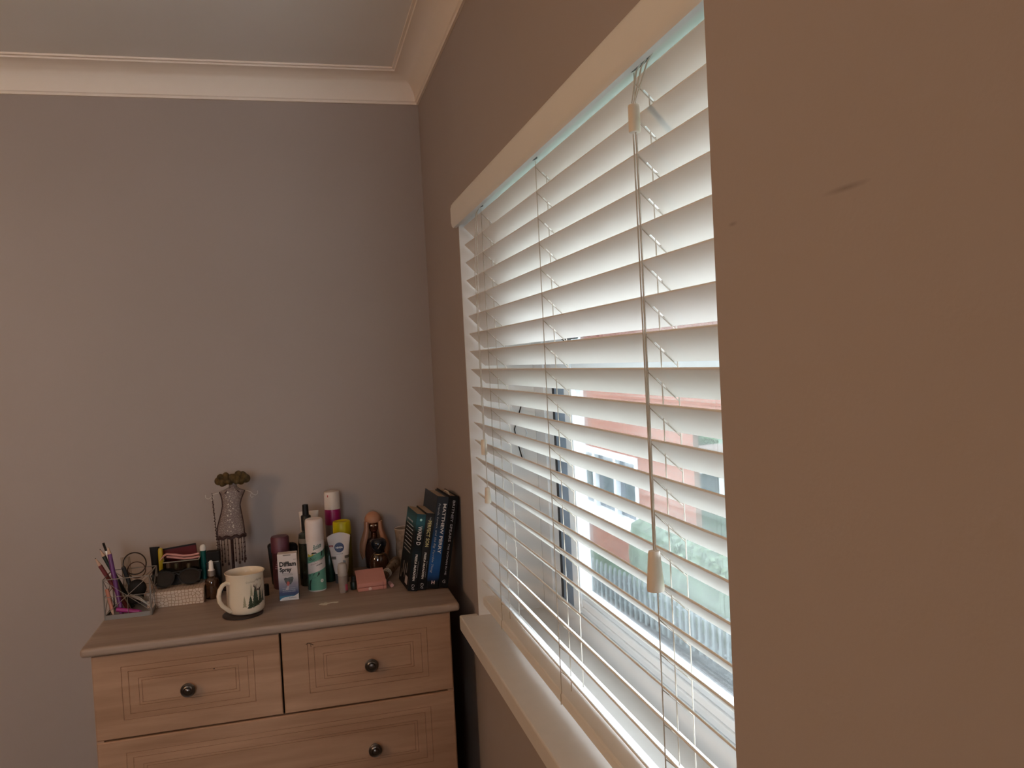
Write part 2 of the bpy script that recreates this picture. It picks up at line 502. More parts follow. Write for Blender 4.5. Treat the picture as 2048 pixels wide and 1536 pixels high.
def front(x0, x1, z0, z1, i):
    m = MB()
    yf, yb = -.485, -.466
    a, t_, b_ = .058, .030, .040
    def rect(ix, it, ib, y): return [(x0+ix, y, z0+ib), (x1-ix, y, z0+ib), (x1-ix, y, z1-it), (x0+ix, y, z1-it)]
    loops = [rect(0, 0, 0, yb), rect(0, 0, 0, yf+.002), rect(.002, .002, .002, yf)]
    for d in (0, .014, .034, .0405):
        for dd, y in ((-.0008, yf), (0, yf+.0013), (.0008, yf)):
            loops.append(rect(a+d+dd, t_+d*.85+dd, b_+d*.85+dd, y))
    m.loft(loops, True, True)
    wm = wood_mat('drawer_wood_%s' % 'abcdefgh'[i], (.25, .132, .072), (.47, .285, .185), (2.2, 26, 26), seed=i*1.7)
    o = m.build('drawer', wm, dr)
    for v in o.data.vertices: v.co -= O
    return o
def knob(parent, x, z):
    K = MB()
    R = Matrix.Translation((x, -.485, z)) @ Matrix.Rotation(PI/2, 4, 'X')
    K.lathe([(.0095, 0), (.0095, .002), (.0055, .004), (.005, .010), (.0145, .014), (.0158, .017), (.0158, .019), (.0135, .0215), (.0128, .0208), (.0118, .0208), (.0105, .0225), (.0085, .0232), (.0075, .0222), (.0066, .0222), (.0058, .0245), (.003, .026), (.0005, .0262)], (0, 0, 0), 28, mat=R)
    o = K.build('knob', m_chrome, parent, smooth=True); o['label'] = 'round dark pewter knob'
    for v in o.data.vertices: v.co -= O
i = 0
f1 = front(-.857, -.463, .711, .8985, i); knob(f1, -.6625, .8035)
f2 = front(-.459, -.066, .711, .8985, 1); knob(f2, -.259, .8015)
for j, z in enumerate((.5035, .296, .0885)):
    f3 = front(-.857, -.066, z, z+.2035, 2+j)
    knob(f3, -.6625, z+.097); knob(f3, -.2615, z+.097)
# small dark chip marks on the right hand drawer front
m = MB(); m.tube([(-.4045, -.4853, .8655), (-.400, -.4855, .868), (-.393, -.4855, .8655), (-.388, -.4853, .862)], .0009, 5)
m.tube([(-.394, -.4853, .866), (-.3935, -.4853, .858)], .0006, 5)
D_(m, 'scratch', m_woodin)
m = MB(); m.sphere((-.607, -.4853, .838), .0016, sy=.4, n=10, m=6); D_(m, 'scratch', m_woodin)

# ------------------------------------------------------------------ things on the chest
# -- wire pencil holder and its contents
hx, hy = -.8165, -.2325
ph = thing('pencil_holder', 'square grey wire pencil holder with star pattern sides at the left end', 'pencil holder', (hx, hy, TD), (0, 0, .0))
m_wire = pm('grey_wire_paint', (.20, .18, .165), .45, metal=.3)
H = .097; W = .0520
m = MB()
m.box(-W, W, -W, W, 0, .002)
for s in (-1, 1):
    m.box(-W, W, s*W-.0008, s*W+.0008, 0, .011); m.box(s*W-.0008, s*W+.0008, -W, W, 0, .011)
m.build('base_tray', m_wire, ph)
m = MB()
for sx in (-1, 1):
    for sy in (-1, 1):
        m.tube([(sx*W, sy*W, 0), (sx*W, sy*W, H)], .0019, 8)
for s in (-1, 1):
    m.tube([(-W, s*W, H), (W, s*W, H)], .0013); m.tube([(s*W, -W, H), (s*W, W, H)], .0013)
m.build('frame', m_wire, ph, smooth=True)
for ax in range(4):
    m = MB()
    Rm = Matrix.Rotation(ax*PI/2, 4, 'Z')
    def Q(u, v): return Rm @ Vector((u, -W, v))
    cz = .054
    for u, v in ((-W, H), (W, H), (-W, .011), (W, .011), (-W, cz), (W, cz), (0, H), (0, .011)):
        if (u, v) == (0, H) : continue
        m.tube([Q(0, cz), Q(u, v)], .0009, 6)
    m.build('star_grille', m_wire, ph, smooth=True)

def pencil(name, label, cat, p0, p1, r, segs, group=None):
    """segs: list of (part name, material, t0, t1, radius0, radius1)"""
    p0, p1 = Vector(p0), Vector(p1)
    L = (p1-p0).length
    q = (p1-p0).to_track_quat('Z', 'Y')
    t = thing(name, label, cat, p0, q.to_euler(), group)
    for nm, mt, a, b, ra, rb in segs:
        m = MB(); m.lathe([(ra, a*L), (rb, b*L)], (0, 0, 0), 12); m.build(nm, mt, t, smooth=True)
    return t
m_skin = pm('raw_cedar', (.50, .33, .24), .7)
bz = TD+.004
pencil('cosmetic_pencil', 'dark red cosmetic pencil leaning left out of the wire holder', 'cosmetic pencil', (-.8245, -.2325, bz), (-.8935, -.2325, 1.064), .006,
       [('barrel', pm('dark_red', (.11, .012, .012), .4), 0, .86, .0050, .0050), ('sharpened_tip', m_skin, .86, .985, .0048, .0014), ('lead', m_black, .985, 1.0, .0014, .0004)])
pencil('cosmetic_pencil', 'black cosmetic pencil leaning left behind the dark red one', 'cosmetic pencil', (-.820, -.205, bz), (-.889, -.200, 1.079), .005,
       [('barrel', pm('black_green', (.012, .018, .012), .4), 0, .88, .005, .005), ('sharpened_tip', m_skin, .88, .985, .0048, .0012), ('lead', m_black, .985, 1.0, .0012, .0004)])
pencil('makeup_brush', 'thin makeup brush with a white ferrule and black tip', 'makeup brush', (-.832, -.219, bz), (-.8785, -.208, 1.095), .003,
       [('handle', pm('grey_handle', (.25, .19, .16), .4), 0, .66, .0024, .0028), ('ferrule', pm('white_ferrule', (.75, .72, .68), .3), .66, .88, .003, .0026), ('bristles', m_blackmatt, .88, 1.0, .0026, .0028)])
pencil('cosmetic_pencil', 'purple cosmetic pencil standing upright in the wire holder', 'cosmetic pencil', (-.834, -.268, bz), (-.8605, -.243, 1.089), .005,
       [('barrel', pm('purple', (.10, .018, .11), .35), 0, .90, .0053, .0053), ('sharpened_tip', m_skin, .90, 1.0, .005, .0016)])
pencil('cosmetic_pencil', 'copper pink cosmetic pencil low in the left of the wire holder', 'cosmetic pencil', (-.852, -.272, bz), (-.8655, -.262, .992), .004,
       [('barrel', pm('copper', (.42, .16, .10), .35), .25, 1, .0045, .0045), ('sharpened_tip', m_skin, 0, .25, .0012, .0045)])
pencil('cosmetic_pencil', 'magenta cosmetic pencil lying across the bottom of the wire holder', 'cosmetic pencil', (-.8455, -.270, .9415), (-.786, -.272, .9285), .005,
       [('barrel', pm('magenta', (.28, .018, .15), .35), 0, .86, .0052, .0052), ('sharpened_tip', pm('magenta', (.28, .018, .15)), .86, 1, .005, .001)])
pencil('cosmetic_pencil', 'slim bronze pencil standing behind the left post of the holder', 'cosmetic pencil', (-.8720, -.190, TD+.001), (-.8740, -.190, .955), .003,
       [('barrel', pm('bronze', (.45, .27, .14), .35, metal=.6), 0, 1, .0028, .0028)])
cb = thing('comb', 'tan ribbed comb standing in the middle of the wire holder', 'comb', (-.830, -.190, bz), (0, -.03, .05))
m = MB(); m.box(-.011, .011, -.0015, .0015, 0, .03); 
for k in range(7): m.box(-.011+k*.0033, -.0092+k*.0033, -.0012, .0012, .03, .125)
m.build('teeth', pm('tan_plastic', (.20, .14, .09), .5), cb)
m = MB(); m.ring((0, 0, 0), .0272, .0016, (.1, 1, 0)); hb = m.build('hair_band', pm('elastic_black', (.02, .013, .011), .8), loc=(-.8065, -.225, 1.0395)); tag(hb, 'large black elastic hair loop standing up in the wire holder', 'hair band', 'elastic hair loops in the wire holder')
m = MB(); m.ring((0, 0, 0), .0205, .0013, (.0, 1, .1)); hb = m.build('hair_band', pm('elastic_brown', (.05, .02, .015), .8), loc=(-.8015, -.232, 1.0245)); tag(hb, 'smaller brown elastic hair loop inside the larger black loop', 'hair band', 'elastic hair loops in the wire holder')
hc = thing('hair_clip', 'black hair clip with a thick handle wedged in the wire holder', 'hair clip', (-.797, -.245, bz), (0, -.28, 0))
m = MB(); m.box(-.005, .005, -.004, .004, .05, .118); m.build('handle', m_black, hc, bevel=.003)
m = MB(); m.sphere((.012, 0, .055), .022, sx=1.0, sy=.55, sz=1.0); m.sphere((0, .004, .035), .02, sy=.5, sz=.9); m.build('jaw', m_blackmatt, hc, smooth=True)
for (a, b, lb) in (((-.812, -.276, .974), (-.770, -.277, .944), 'silver tweezers lying behind the right side of the star grille'), ((-.800, -.262, .966), (-.772, -.205, .930), 'silver nail file slanting in the bottom right of the wire holder')):
    a, b = Vector(a), Vector(b)
    t = thing('tweezers' if 'tweezers' in lb else 'nail_file', lb, 'tweezers' if 'tweezers' in lb else 'nail file', b)
    m = MB(); m.tube([(0, 0, 0), (a-b)*.5+Vector((0, 0, .002)), a-b], [.0008, .0026, .0032], 6); m.build('arm', m_steel, t, smooth=True)
    m = MB(); m.tube([(0, .001, 0), (a-b)*.5+Vector((0, 0, .007)), a-b], [.0008, .0026, .0032], 6); m.build('arm', m_steel, t, smooth=True)

# -- patterned gift box with a clear organiser on it
def hex_mat():
    m, n, l, b = nmat('honeycomb_card')
    tc = n.new('ShaderNodeTexCoord'); v = n.new('ShaderNodeTexVoronoi'); v.feature = 'DISTANCE_TO_EDGE'; v.inputs['Scale'].default_value = 120; v.inputs['Randomness'].default_value = .55
    sx_ = n.new('ShaderNodeSeparateXYZ'); l.new(tc.outputs['Object'], sx_.inputs[0])
    ad = n.new('ShaderNodeMath'); ad.operation = 'ADD'; l.new(sx_.outputs['Y'], ad.inputs[0]); l.new(sx_.outputs['Z'], ad.inputs[1])
    rm = n.new('ShaderNodeMath'); rm.operation = 'MULTIPLY'; rm.inputs[1].default_value = .577; l.new(ad.outputs[0], rm.inputs[0])
    cx_ = n.new('ShaderNodeCombineXYZ'); l.new(sx_.outputs['X'], cx_.inputs['X']); l.new(ad.outputs[0], cx_.inputs['Y'])
    v.voronoi_dimensions = '2D'; l.new(cx_.outputs[0], v.inputs['Vector'])
    cr = n.new('ShaderNodeValToRGB'); cr.color_ramp.elements[0].position = .04; cr.color_ramp.elements[1].position = .11
    cr.color_ramp.elements[0].color = (.24, .14, .08, 1); cr.color_ramp.elements[1].color = (.56, .44, .35, 1)
    l.new(v.outputs['Distance'], cr.inputs['Fac']); l.new(cr.outputs['Color'], b.inputs['Base Color']); b.inputs['Roughness'].default_value = .5
    return m
gb = thing('gift_box', 'flat cream box with a honeycomb pattern under the makeup organiser', 'box', (-.7175, -.158, TD))
m = MB(); m.box(-.0672, .0672, -.066, .066, 0, .026); m.build('tray', hex_mat(), gb, bevel=.0008)
m = MB(); m.box(-.0678, .0678, -.0666, .0666, .026, .0385); m.build('lid', hex_mat(), gb, bevel=.0008)
BT = TD+.0385
ao = thing('makeup_organiser', 'clear acrylic makeup organiser standing on the honeycomb box', 'organiser', (-.708, -.130, BT))
m = MB()
w, d, h = .043, .030, .060
m.box(-w, w, -d, d, 0, .002)
for s in (-1, 1):
    m.box(-w, w, s*d-.001, s*d+.001, .002, h); m.box(s*w-.001, s*w+.001, -d+.001, d-.001, .002, h)
m.box(-.001, .001, -d+.001, d-.001, .002, h)
m.box(.001, w-.001, -.001, .001, .002, h*.6)
m.build('compartments', m_clear, ao)
m = MB()
m.box(-w-.001, w+.001, -d-.001, -d+.001, h-.0015, h+.0005); m.box(w-.001, w+.001, -d, d, h-.0015, h+.0005)
m.box(-w-.001, w+.001, d-.001, d+.001, h-.0015, h+.0005)
m.build('rim', pm('acrylic_edge', (.36, .33, .28), .3), ao)
# small cosmetics standing in the organiser
cosm = [('lipstick', 'small pink lipstick at the left of the clear organiser', (-.742, -.142), .006, .052, (.36, .20, .18)),
        ('lipstick', 'pale green lip balm in the middle of the clear organiser', (-.724, -.130), .006, .046, (.20, .22, .15)),
        ('nail_polish_bottle', 'dark plum nail polish bottle at the front of the organiser', (-.718, -.148), .006, .036, (.05, .02, .025)),
        ('concealer_stick', 'beige concealer stick at the right of the organiser', (-.692, -.143), .006, .046, (.34, .27, .20))]
for nm, lb, (x, y), r, hh, c in cosm:
    t = thing(nm, lb, nm.replace('_', ' '), (x, y, BT+.0021))
    key = 'cosmetic_%d%d' % (int(c[0]*100), int(c[1]*100))
    m = MB(); m.lathe([(r, 0), (r, hh*.5)], n=16); m.build('body', pm(key, c, .35), t, smooth=True)
    m = MB(); m.lathe([(r*.86, hh*.5), (r*.86, hh-.002), (r*.6, hh)], n=16); m.build('cap', pm(key+'c', tuple(k*.6 for k in c), .3), t, smooth=True)
t = thing('cream_tube', 'black tapered cream tube standing at the left back of the honeycomb box', 'tube', (-.7765, -.118, BT))
m = MB(); m.lathe([(.0095, 0), (.0095, .026)], n=20); m.build('cap', m_black, t, smooth=True)
m = MB(); m.loft([[Vector((a*math.cos(2*PI*i/20), b*math.sin(2*PI*i/20), z)) for i in range(20)] for a, b, z in ((.009, .009, .026), (.0105, .008, .06), (.0118, .0045, .082), (.0125, .0012, .095))]); m.build('body', m_blackmatt, t, smooth=True)
t = thing('mascara', 'yellow mascara tube standing beside the black cream tube', 'mascara', (-.762, -.122, BT))
m = MB(); m.lathe([(.0058, 0), (.0058, .032)], n=18); m.build('base', pm('clear_amber', (.20, .14, .08), .3), t, smooth=True)
m = MB(); m.lathe([(.0062, .032), (.0066, .06), (.0064, .085), (.0045, .0905), (.001, .092)], n=18); m.build('cap', pm('yellow_gold', (.36, .26, .012), .35), t, smooth=True)
t = thing('roller_bottle', 'teal tube with a white domed cap at the right of the organiser', 'tube', (-.6565, -.126, BT))
m = MB(); m.lathe([(.0075, 0), (.0078, .075)], n=20); m.build('body', pm('teal_plastic', (.008, .10, .085), .35), t, smooth=True)
m = MB(); m.lathe([(.0082, .075), (.0082, .082), (.0065, .088), (.003, .0905), (.0003, .091)], n=20); m.build('cap', pm('cap_white', (.74, .72, .70), .35), t, smooth=True)
t = thing('eyeshadow_palette', 'dark red flat palette propped up at the back of the organiser', 'palette', (-.705, -.0945, BT), (.06, -.085, 0))
m = MB(); m.box(-.048, .036, -.003, .003, 0, .088); m.build('base', pm('oxblood', (.10, .012, .014), .3), t, bevel=.001)
m = MB(); m.box(-.048, .036, -.0055, -.003, .086, .090); m.build('hinge_edge', m_black, t)
t = thing('eyelash_curler', 'pink metal eyelash curler lying across the top of the organiser', 'eyelash curler', (-.708, -.150, BT+.0615))
m_pk = pm('pink_metal', (.52, .24, .22), .35)
for nm, dz, dy in (('arm', .008, 0), ('arm', 0, .004)):
    m = MB(); m.tube([(-.036, dy-.002, dz+.0105), (-.015, dy, dz+.006), (.005, dy, dz+.001), (.025, dy, dz+.0005), (.044, dy, dz+.003)], [.0022, .0032, .003, .003, .0028], 8); m.build(nm, m_pk, t, smooth=True)
m = MB(); m.tube([(-.036, -.002, .018), (-.042, -.002, .014), (-.052, -.002, .003)], [.0026, .0022, .0012], 8); m.build('curler_head', m_pk, t, smooth=True)
# sunglasses lying in front of the organiser
sg = thing('sunglasses', 'black sunglasses lying folded on the honeycomb box', 'sunglasses', (-.716, -.194, BT+.0035), (0, 0, .10))
def lens_poly(s, k=1.0, n=20):
    out = []
    for i in range(n):
        a = 2*PI*i/n
        x = .026*k*math.cos(a); z = .0235*k*math.sin(a)
        if z > 0: z *= .85; x *= 1.10
        out.append((s*.031+x, z+.024))
    return out
for s in (-1, 1):
    m = MB(); A_ = lens_poly(s, 1.0); B2 = lens_poly(s, .84)
    tilt = Matrix.Rotation(-.55, 4, 'X')
    f = lambda p, y: tilt @ Vector((p[0], y, p[1]))
    m.loft([[f(p, -.0015) for p in B2], [f(p, -.0018) for p in A_], [f(p, .0018) for p in A_], [f(p, .0015) for p in B2], [f(p, -.0015) for p in B2]], False, False)
    m.build('rim', m_black, sg, smooth=True)
    m = MB(); m.loft([[f(p, -.0006) for p in B2], [f(p, .0006) for p in B2]]); m.build('lens', pm('smoke_lens', (.02, .015, .013), .08, trans=.25), sg)
m = MB(); m.tube([(-.006, .012, .026), (0, .014, .029), (.006, .012, .026)], .0022, 8); m.build('bridge', m_black, sg, smooth=True)
for s, dz in ((-1, 0), (1, .006)):
    m = MB(); m.tube([(s*.058, .014, .030), (s*.055, .026, .028), (s*.01, .030, .024+dz), (-s*.035, .028, .020+dz), (-s*.05, .026, .012+dz)], [.0035, .0032, .0025, .0022, .0028], 8); m.build('temple_arm', m_black, sg, smooth=True)
t = thing('cosmetics_pouch', 'small soft black pouch slumped behind the sunglasses', 'pouch', (-.742, -.157, BT))
m = MB(); m.loft([[Vector((a*math.cos(2*PI*i/24)*(1+.06*math.sin(5*i)), b*math.sin(2*PI*i/24), z)) for i in range(24)] for a, b, z in ((.030, .006, 0), (.034, .007, .012), (.028, .0055, .03), (.018, .003, .04), (.012, .001, .043))]); m.build('body', m_blackmatt, t, smooth=True)

# -- bottles left of the mug
t = thing('perfume_bottle', 'tall rectangular black bottle behind the white dropper', 'bottle', (-.630, -.142, TD))
m = MB(); m.box(-.0185, .0185, -.0125, .0125, 0, .085); m.build('body', m_black, t, bevel=.003)
m = MB(); m.box(-.017, .017, -.012, .012, .087, .113); m.build('cap', m_blackmatt, t, bevel=.002)
m = MB(); m.box(-.013, .013, -.010, .010, .0845, .0875); m.build('collar', m_steel, t)
t = thing('dropper_bottle', 'dark amber dropper bottle with a white rubber bulb', 'bottle', (-.6325, -.186, TD))
m = MB(); m.lathe([(.0165, 0), (.0175, .002), (.0175, .044), (.0155, .050), (.0085, .054), (.0085, .058)], n=28); m.build('body', m_amber, t, smooth=True)
m = MB(); m.lathe([(.0095, .058), (.0095, .072)], n=28); m.build('collar', pm('collar_grey', (.45, .42, .40), .25, metal=.7), t, smooth=True)
m = MB(); m.lathe([(.0085, .072), (.0062, .076), (.0056, .088), (.0050, .094), (.0025, .097), (.0003, .0975)], n=24); m.build('rubber_bulb', pm('bulb_white', (.76, .70, .66), .5), t, smooth=True)

# -- jewellery mannequin stand
js = thing('jewellery_stand', 'beaded dressmaker bust jewellery stand with a dark fringe against the wall', 'jewellery stand', (-.585, -.10, TD))
m_trim = pm('dark_brown_trim', (.035, .014, .014), .6)
def sequin():
    m, n, l, b = nmat('sequin_mesh')
    tc = n.new('ShaderNodeTexCoord'); v = n.new('ShaderNodeTexVoronoi'); v.inputs['Scale'].default_value = 330
    l.new(tc.outputs['Object'], v.inputs['Vector'])
    cr = n.new('ShaderNodeValToRGB'); cr.color_ramp.elements[0].position = .2; cr.color_ramp.elements[1].position = .42
    cr.color_ramp.elements[0].color = (.44, .36, .32, 1); cr.color_ramp.elements[1].color = (.20, .145, .13, 1)
    l.new(v.outputs['Distance'], cr.inputs['Fac']); l.new(cr.outputs['Color'], b.inputs['Base Color']); b.inputs['Roughness'].default_value = .4
    t = n.new('ShaderNodeBsdfTransparent'); mx = n.new('ShaderNodeMixShader'); mx.inputs['Fac'].default_value = .25
    l.new(b.outputs['BSDF'], mx.inputs[1]); l.new(t.outputs['BSDF'], mx.inputs[2]); l.new(mx.outputs['Shader'], n['Material Output'].inputs['Surface'])
    return m
out = [(.138, .0335, -.0005), (.150, .0350, -.0010), (.165, .034, -.0010), (.185, .0300, .001), (.205, .0255, .003), (.222, .0225, .004), (.238, .0245, .006), (.252, .029, .008), (.261, .0325, .0085), (.266, .020, .009), (.272, .011, .011), (.282, .010, .0115)]
N = 28
m = MB(); m.loft([[Vector((cx+w*math.cos(2*PI*i/N), min(w, .02)*.55*math.sin(2*PI*i/N), z)) for i in range(N)] for z, w, cx in out], False, True)
m.build('bust', sequin(), js, smooth=True)
for s in (-1, 1):
    m = MB(); m.tube([(cx+s*w, -.002, z) for z, w, cx in out[:9]], .0018, 6)
    m.build('side_trim', m_trim, js, smooth=True)
m = MB()
m.tube([(.009+.019*math.cos(a)+0, -.010*abs(math.cos(a*1)) - .002, .275-.018*abs(math.cos(a))) for a in [PI*i/14 for i in range(15)]], .0016, 6); m.build('neck_trim', m_trim, js, smooth=True)
m = MB()
pts = []
for i in range(49):
    a = 2*PI*i/48
    pts.append((-.0005+.0350*math.cos(a), .0125*math.sin(a), .138+.0025*math.sin(a*9)+.004*math.cos(a)*.3))
m.tube(pts, .0044, 6); m.build('wavy_hem', m_trim, js, smooth=True)
for i in range(11):
    a = PI+PI*(i+.5)/11
    x, y = -.0005+.034*math.cos(a), .0115*math.sin(a)
    L = .058+.016*random.random()
    m = MB()
    m.tube([(x, y, .136), (x+.0005, y, .136-L*.5), (x, y, .136-L)], .0010, 6)
    for k in range(3, 14, 3): m.sphere((x, y, .133-k*L/14), .0017, n=8, m=5, sz=1.5)
    m.sphere((x, y, .134-L), .0024, n=8, m=6, sz=2.0)
    m.build('fringe_strand', m_trim, js, smooth=True)
m = MB()
for i in range(26):
    a = -PI/2+random.uniform(-.7, .35); z = random.uniform(.15, .262)
    w = .026+.008*abs((z-.222)/.06)
    m.sphere((.004+w*.6*math.cos(a), -.0115-.0005, z), .0019, n=8, m=6)
m.build('pearls', pm('pearl', (.62, .55, .48), .25), js, smooth=True)
m = MB(); m.lathe([(.004, .008), (.004, .138)], (0, 0, 0), 12); m.build('pole', m_trim, js, smooth=True)
m = MB(); m.lathe([(.038, 0), (.038, .004), (.030, .008), (.006, .011), (.004, .014)], n=28); m.build('base', m_trim, js, smooth=True)
m_hook = pm('hook_white', (.62, .56, .52), .5)
for s, cx in ((1, .048), (-1, -.034)):
    m = MB(); pts = [(cx, 0, .258), (cx+s*.008, 0, .254), (cx+s*.014, -.001, .247), (cx+s*.020, -.002, .2445), (cx+s*.026, -.001, .249), (cx+s*.026, 0, .256)]
    if s > 0: m.tube([(.038, 0, .259)]+pts, .0008, 6)
    else: m.tube([(-.022, 0, .259)]+pts, .0008, 6)
    m.tube([(cx+s*.010, 0, .252), (cx+s*.006, 0, .244), (cx+s*.010, 0, .238), (cx+s*.014, 0, .242)], .0008, 6)
    m.build('hook', m_hook, js, smooth=True)
nk = thing('bead_necklace', 'dark necklace with tiny silver beads hanging down the left of the jewellery stand', 'necklace', (-.628, -.104, 1.02))
m = MB()
for k in range(40):
    z = .160-k*.0041
    m.sphere((.0068*(k/40)**1.0+.0006*math.sin(k*2), 0, z), .0020 if k > 4 else .0014, n=8, m=6)
m.build('chain', m_trim, nk, smooth=True)
m = MB()
for k in range(15, 40, 2):
    z = .160-k*.0041
    m.sphere((-.0014+.0068*(k/40), -.0016, z), .0013, n=8, m=5)
m.build('silver_beads', pm('bright_bead', (.75, .70, .64), .2), nk, smooth=True)
# brown scrunchie resting round the neck
m = MB()
def lump(c, r, sx=1, sy=1, sz=1): m.sphere(c, r, sx, sy, sz, 14, 9)
for k in range(18):
    a = 2*PI*k/18
    R = .0285
    lump((R*math.cos(a), R*.62*math.sin(a), .004*math.sin(k*2.3)), .0098+.0028*math.sin(k*2.7), .8, 1, 1.25)
for (x, y, z, r) in ((-.035, -.004, -.003, .0115), (-.030, -.008, .007, .0095), (.034, -.004, -.001, .012), (.029, -.009, .008, .0095), (.016, -.012, .013, .0095), (-.016, -.013, .012, .0085), (0, -.018, .004, .0115), (-.009, -.020, -.003, .009), (.011, -.019, -.004, .009), (.022, -.014, -.006, .010), (-.022, -.014, -.006, .010)):
    lump((x, y, z), r)
sc = m.build('scrunchie', pm('mustard_brown_fabric', (.075, .045, .014), .85, var=.6, vscale=90, bump=.6, bscale=300), smooth=True, loc=(-.5735, -.10, 1.2155))
tag(sc, 'mustard brown fabric scrunchie around the neck of the jewellery stand', 'scrunchie')

# -- mug on its coaster
MX, MY = -.5385, -.366
m = MB(); m.lathe([(.0455, 0), (.047, .001), (.047, .0035), (.0455, .0045)], n=40)
co = m.build('coaster', pm('dark_leather', (.022, .012, .010), .5), loc=(MX-.008, MY-.010, TD), smooth=True)
tag(co, 'round dark brown coaster under the woodland mug', 'coaster')
MZ = TD+.0046
mg = thing('mug', 'cream mug printed with fir trees and a stag, standing on a dark coaster', 'mug', (MX, MY, MZ))
m_mug = pm('cream_glaze', (.68, .58, .45), .18, var=.02, coat=.4)
m = MB()
m.lathe([(.0005, .003), (.036, .0005), (.0395, .002), (.0425, .007), (.0435, .014), (.0435, .085), (.0442, .0925), (.0462, .0955), (.0466, .0968), (.0454, .0975), (.0432, .0945), (.0405, .085), (.0405, .012), (.036, .006), (.0005, .0055)], n=48)
m.build('body', m_mug, mg, smooth=True)
dx, dy = -.80, -.60
m = MB()
hp = [(.036, .069), (.040, .0755), (.050, .0795), (.060, .0765), (.068, .067), (.0715, .054), (.070, .040), (.0635, .029), (.054, .020), (.047, .014), (.043, .011)]
m.tube([(dx*a, dy*a, b) for a, b in hp], [.004, .0048, .0052, .0052, .0052, .0052, .0052, .0052, .0055, .006, .006], 12)
m.build('handle', m_mug, mg, smooth=True)
g = cyl(.0436, -PI/2+.07)
m = MB()
def fir(u, z0, h, w, tiers=4):
    for k in range(tiers):
        a = z0+h*k/tiers*.85; b = min(z0+h, a+h*.42); ww = w*(1-k/tiers*.8)
        poly(m, g, [(u-ww/2, a), (u, a+h*.04), (u+ww/2, a), (u, b)], .0002+.00008*k)
fir(.0105, .017, .030, .017); fir(.023, .020, .052, .020, 6); fir(.036, .024, .038, .013, 5); fir(.045, .026, .03, .012)
poly(m, g, [(.004, .0165), (.012, .0165), (.012, .024), (.006, .023)]); poly(m, g, [(.017, .018), (.027, .020), (.027, .030), (.018, .029)]); poly(m, g, [(.027, .021), (.038, .024), (.037, .031), (.028, .030)])
poly(m, g, [(.038, .025), (.05, .028), (.048, .034), (.04, .032)])
m.build('printed_firs', pm('print_dark_green', (.030, .048, .030), .3, var=.6, vscale=300), mg)
m = MB()
fir(-.0035, .020, .028, .010, 4); fir(.013, .045, .030, .007, 5)
m.build('printed_pale_trees', pm('print_sage', (.30, .27, .17), .3), mg)
m = MB()
poly(m, g, [(.023, .055), (.027, .055), (.026, .062), (.0235, .062)], .0007)
poly(m, g, [(.0235, .061), (.0245, .061), (.0205, .068), (.018, .067)], .0007); poly(m, g, [(.018, .0665), (.021, .067), (.0205, .073)], .0007)
poly(m, g, [(.025, .061), (.026, .061), (.029, .072), (.0275, .071)], .0007); poly(m, g, [(.027, .057), (.032, .055), (.0325, .059), (.028, .060)], .0007)
poly(m, g, [(.0325, .055), (.0355, .056), (.0355, .063), (.033, .060)], .0007); poly(m, g, [(.036, .060), (.043, .068), (.0425, .066), (.037, .058)], .0007)
m.build('printed_stag', pm('print_brown', (.075, .035, .025), .35), mg)
m = MB()
def scrib(u0, z, w, k):
    pts = [g(u0+w*i/24, z+.0025*math.sin(i*1.9)+.001*math.cos(i*3.1), .0003) for i in range(25)]
    m.tube(pts, .00035, 4)
scrib(.0005, .078, .022, 1); scrib(.024, .081, .020, 2)
m.build('printed_script', pm('print_grey', (.34, .27, .20), .4), mg)

t = thing('bottle_cap', 'small black screw cap standing behind the mug', 'cap', (-.4985, -.222, TD))
m = MB(); m.lathe([(.008, 0), (.008, .026)], n=20); m.build('rim', m_black, t, smooth=True)
m = MB(); m.lathe([(.0072, .026), (.0072, .0285), (.0005, .029)], n=20); m.build('top', m_blackmatt, t, smooth=True)

# -- plum bottle and black case behind the medicine box
t = thing('flat_case', 'black flat case standing behind the plum bottle', 'case', (-.452, -.118, TD), (0, 0, 0))
m = MB(); m.prism([(-.034, 0), (.028, 0), (.036, .06), (.038, .098), (.034, .106), (.026, .109), (-.034, .113), (-.042, .108)], 'y', -.006, .006); m.build('body', m_blackmatt, t, bevel=.003)
m = MB(); m.prism([(-.030, .004), (.024, .004), (.031, .06), (.032, .097), (-.037, .103)], 'y', -.0068, -.006); m.build('front_panel', m_black, t)
t = thing('shampoo_bottle', 'plum coloured round bottle standing behind the medicine box', 'bottle', (-.459, -.162, TD))
m = MB(); m.lathe([(.0205, 0), (.0225, .004), (.0225, .095), (.0235, .097)], n=32); m.build('body', pm('plum', (.055, .016, .020), .35, var=.35, vscale=60), t, smooth=True)
m = MB(); m.lathe([(.0240, .097), (.0240, .134), (.0215, .1385), (.0005, .139)], n=32); m.build('cap', pm('plum_cap', (.10, .026, .040), .45), t, smooth=True)
m = MB(); gg = cyl(.0225, -PI/2)
for k in range(5): patch(m, gg, lambda u, k=k: .055+.006*k, lambda u, k=k: .0575+.006*k, -.017+.002*k, .004, 8)
m.build('label_print', pm('label_mauve', (.22, .10, .12), .5), t)

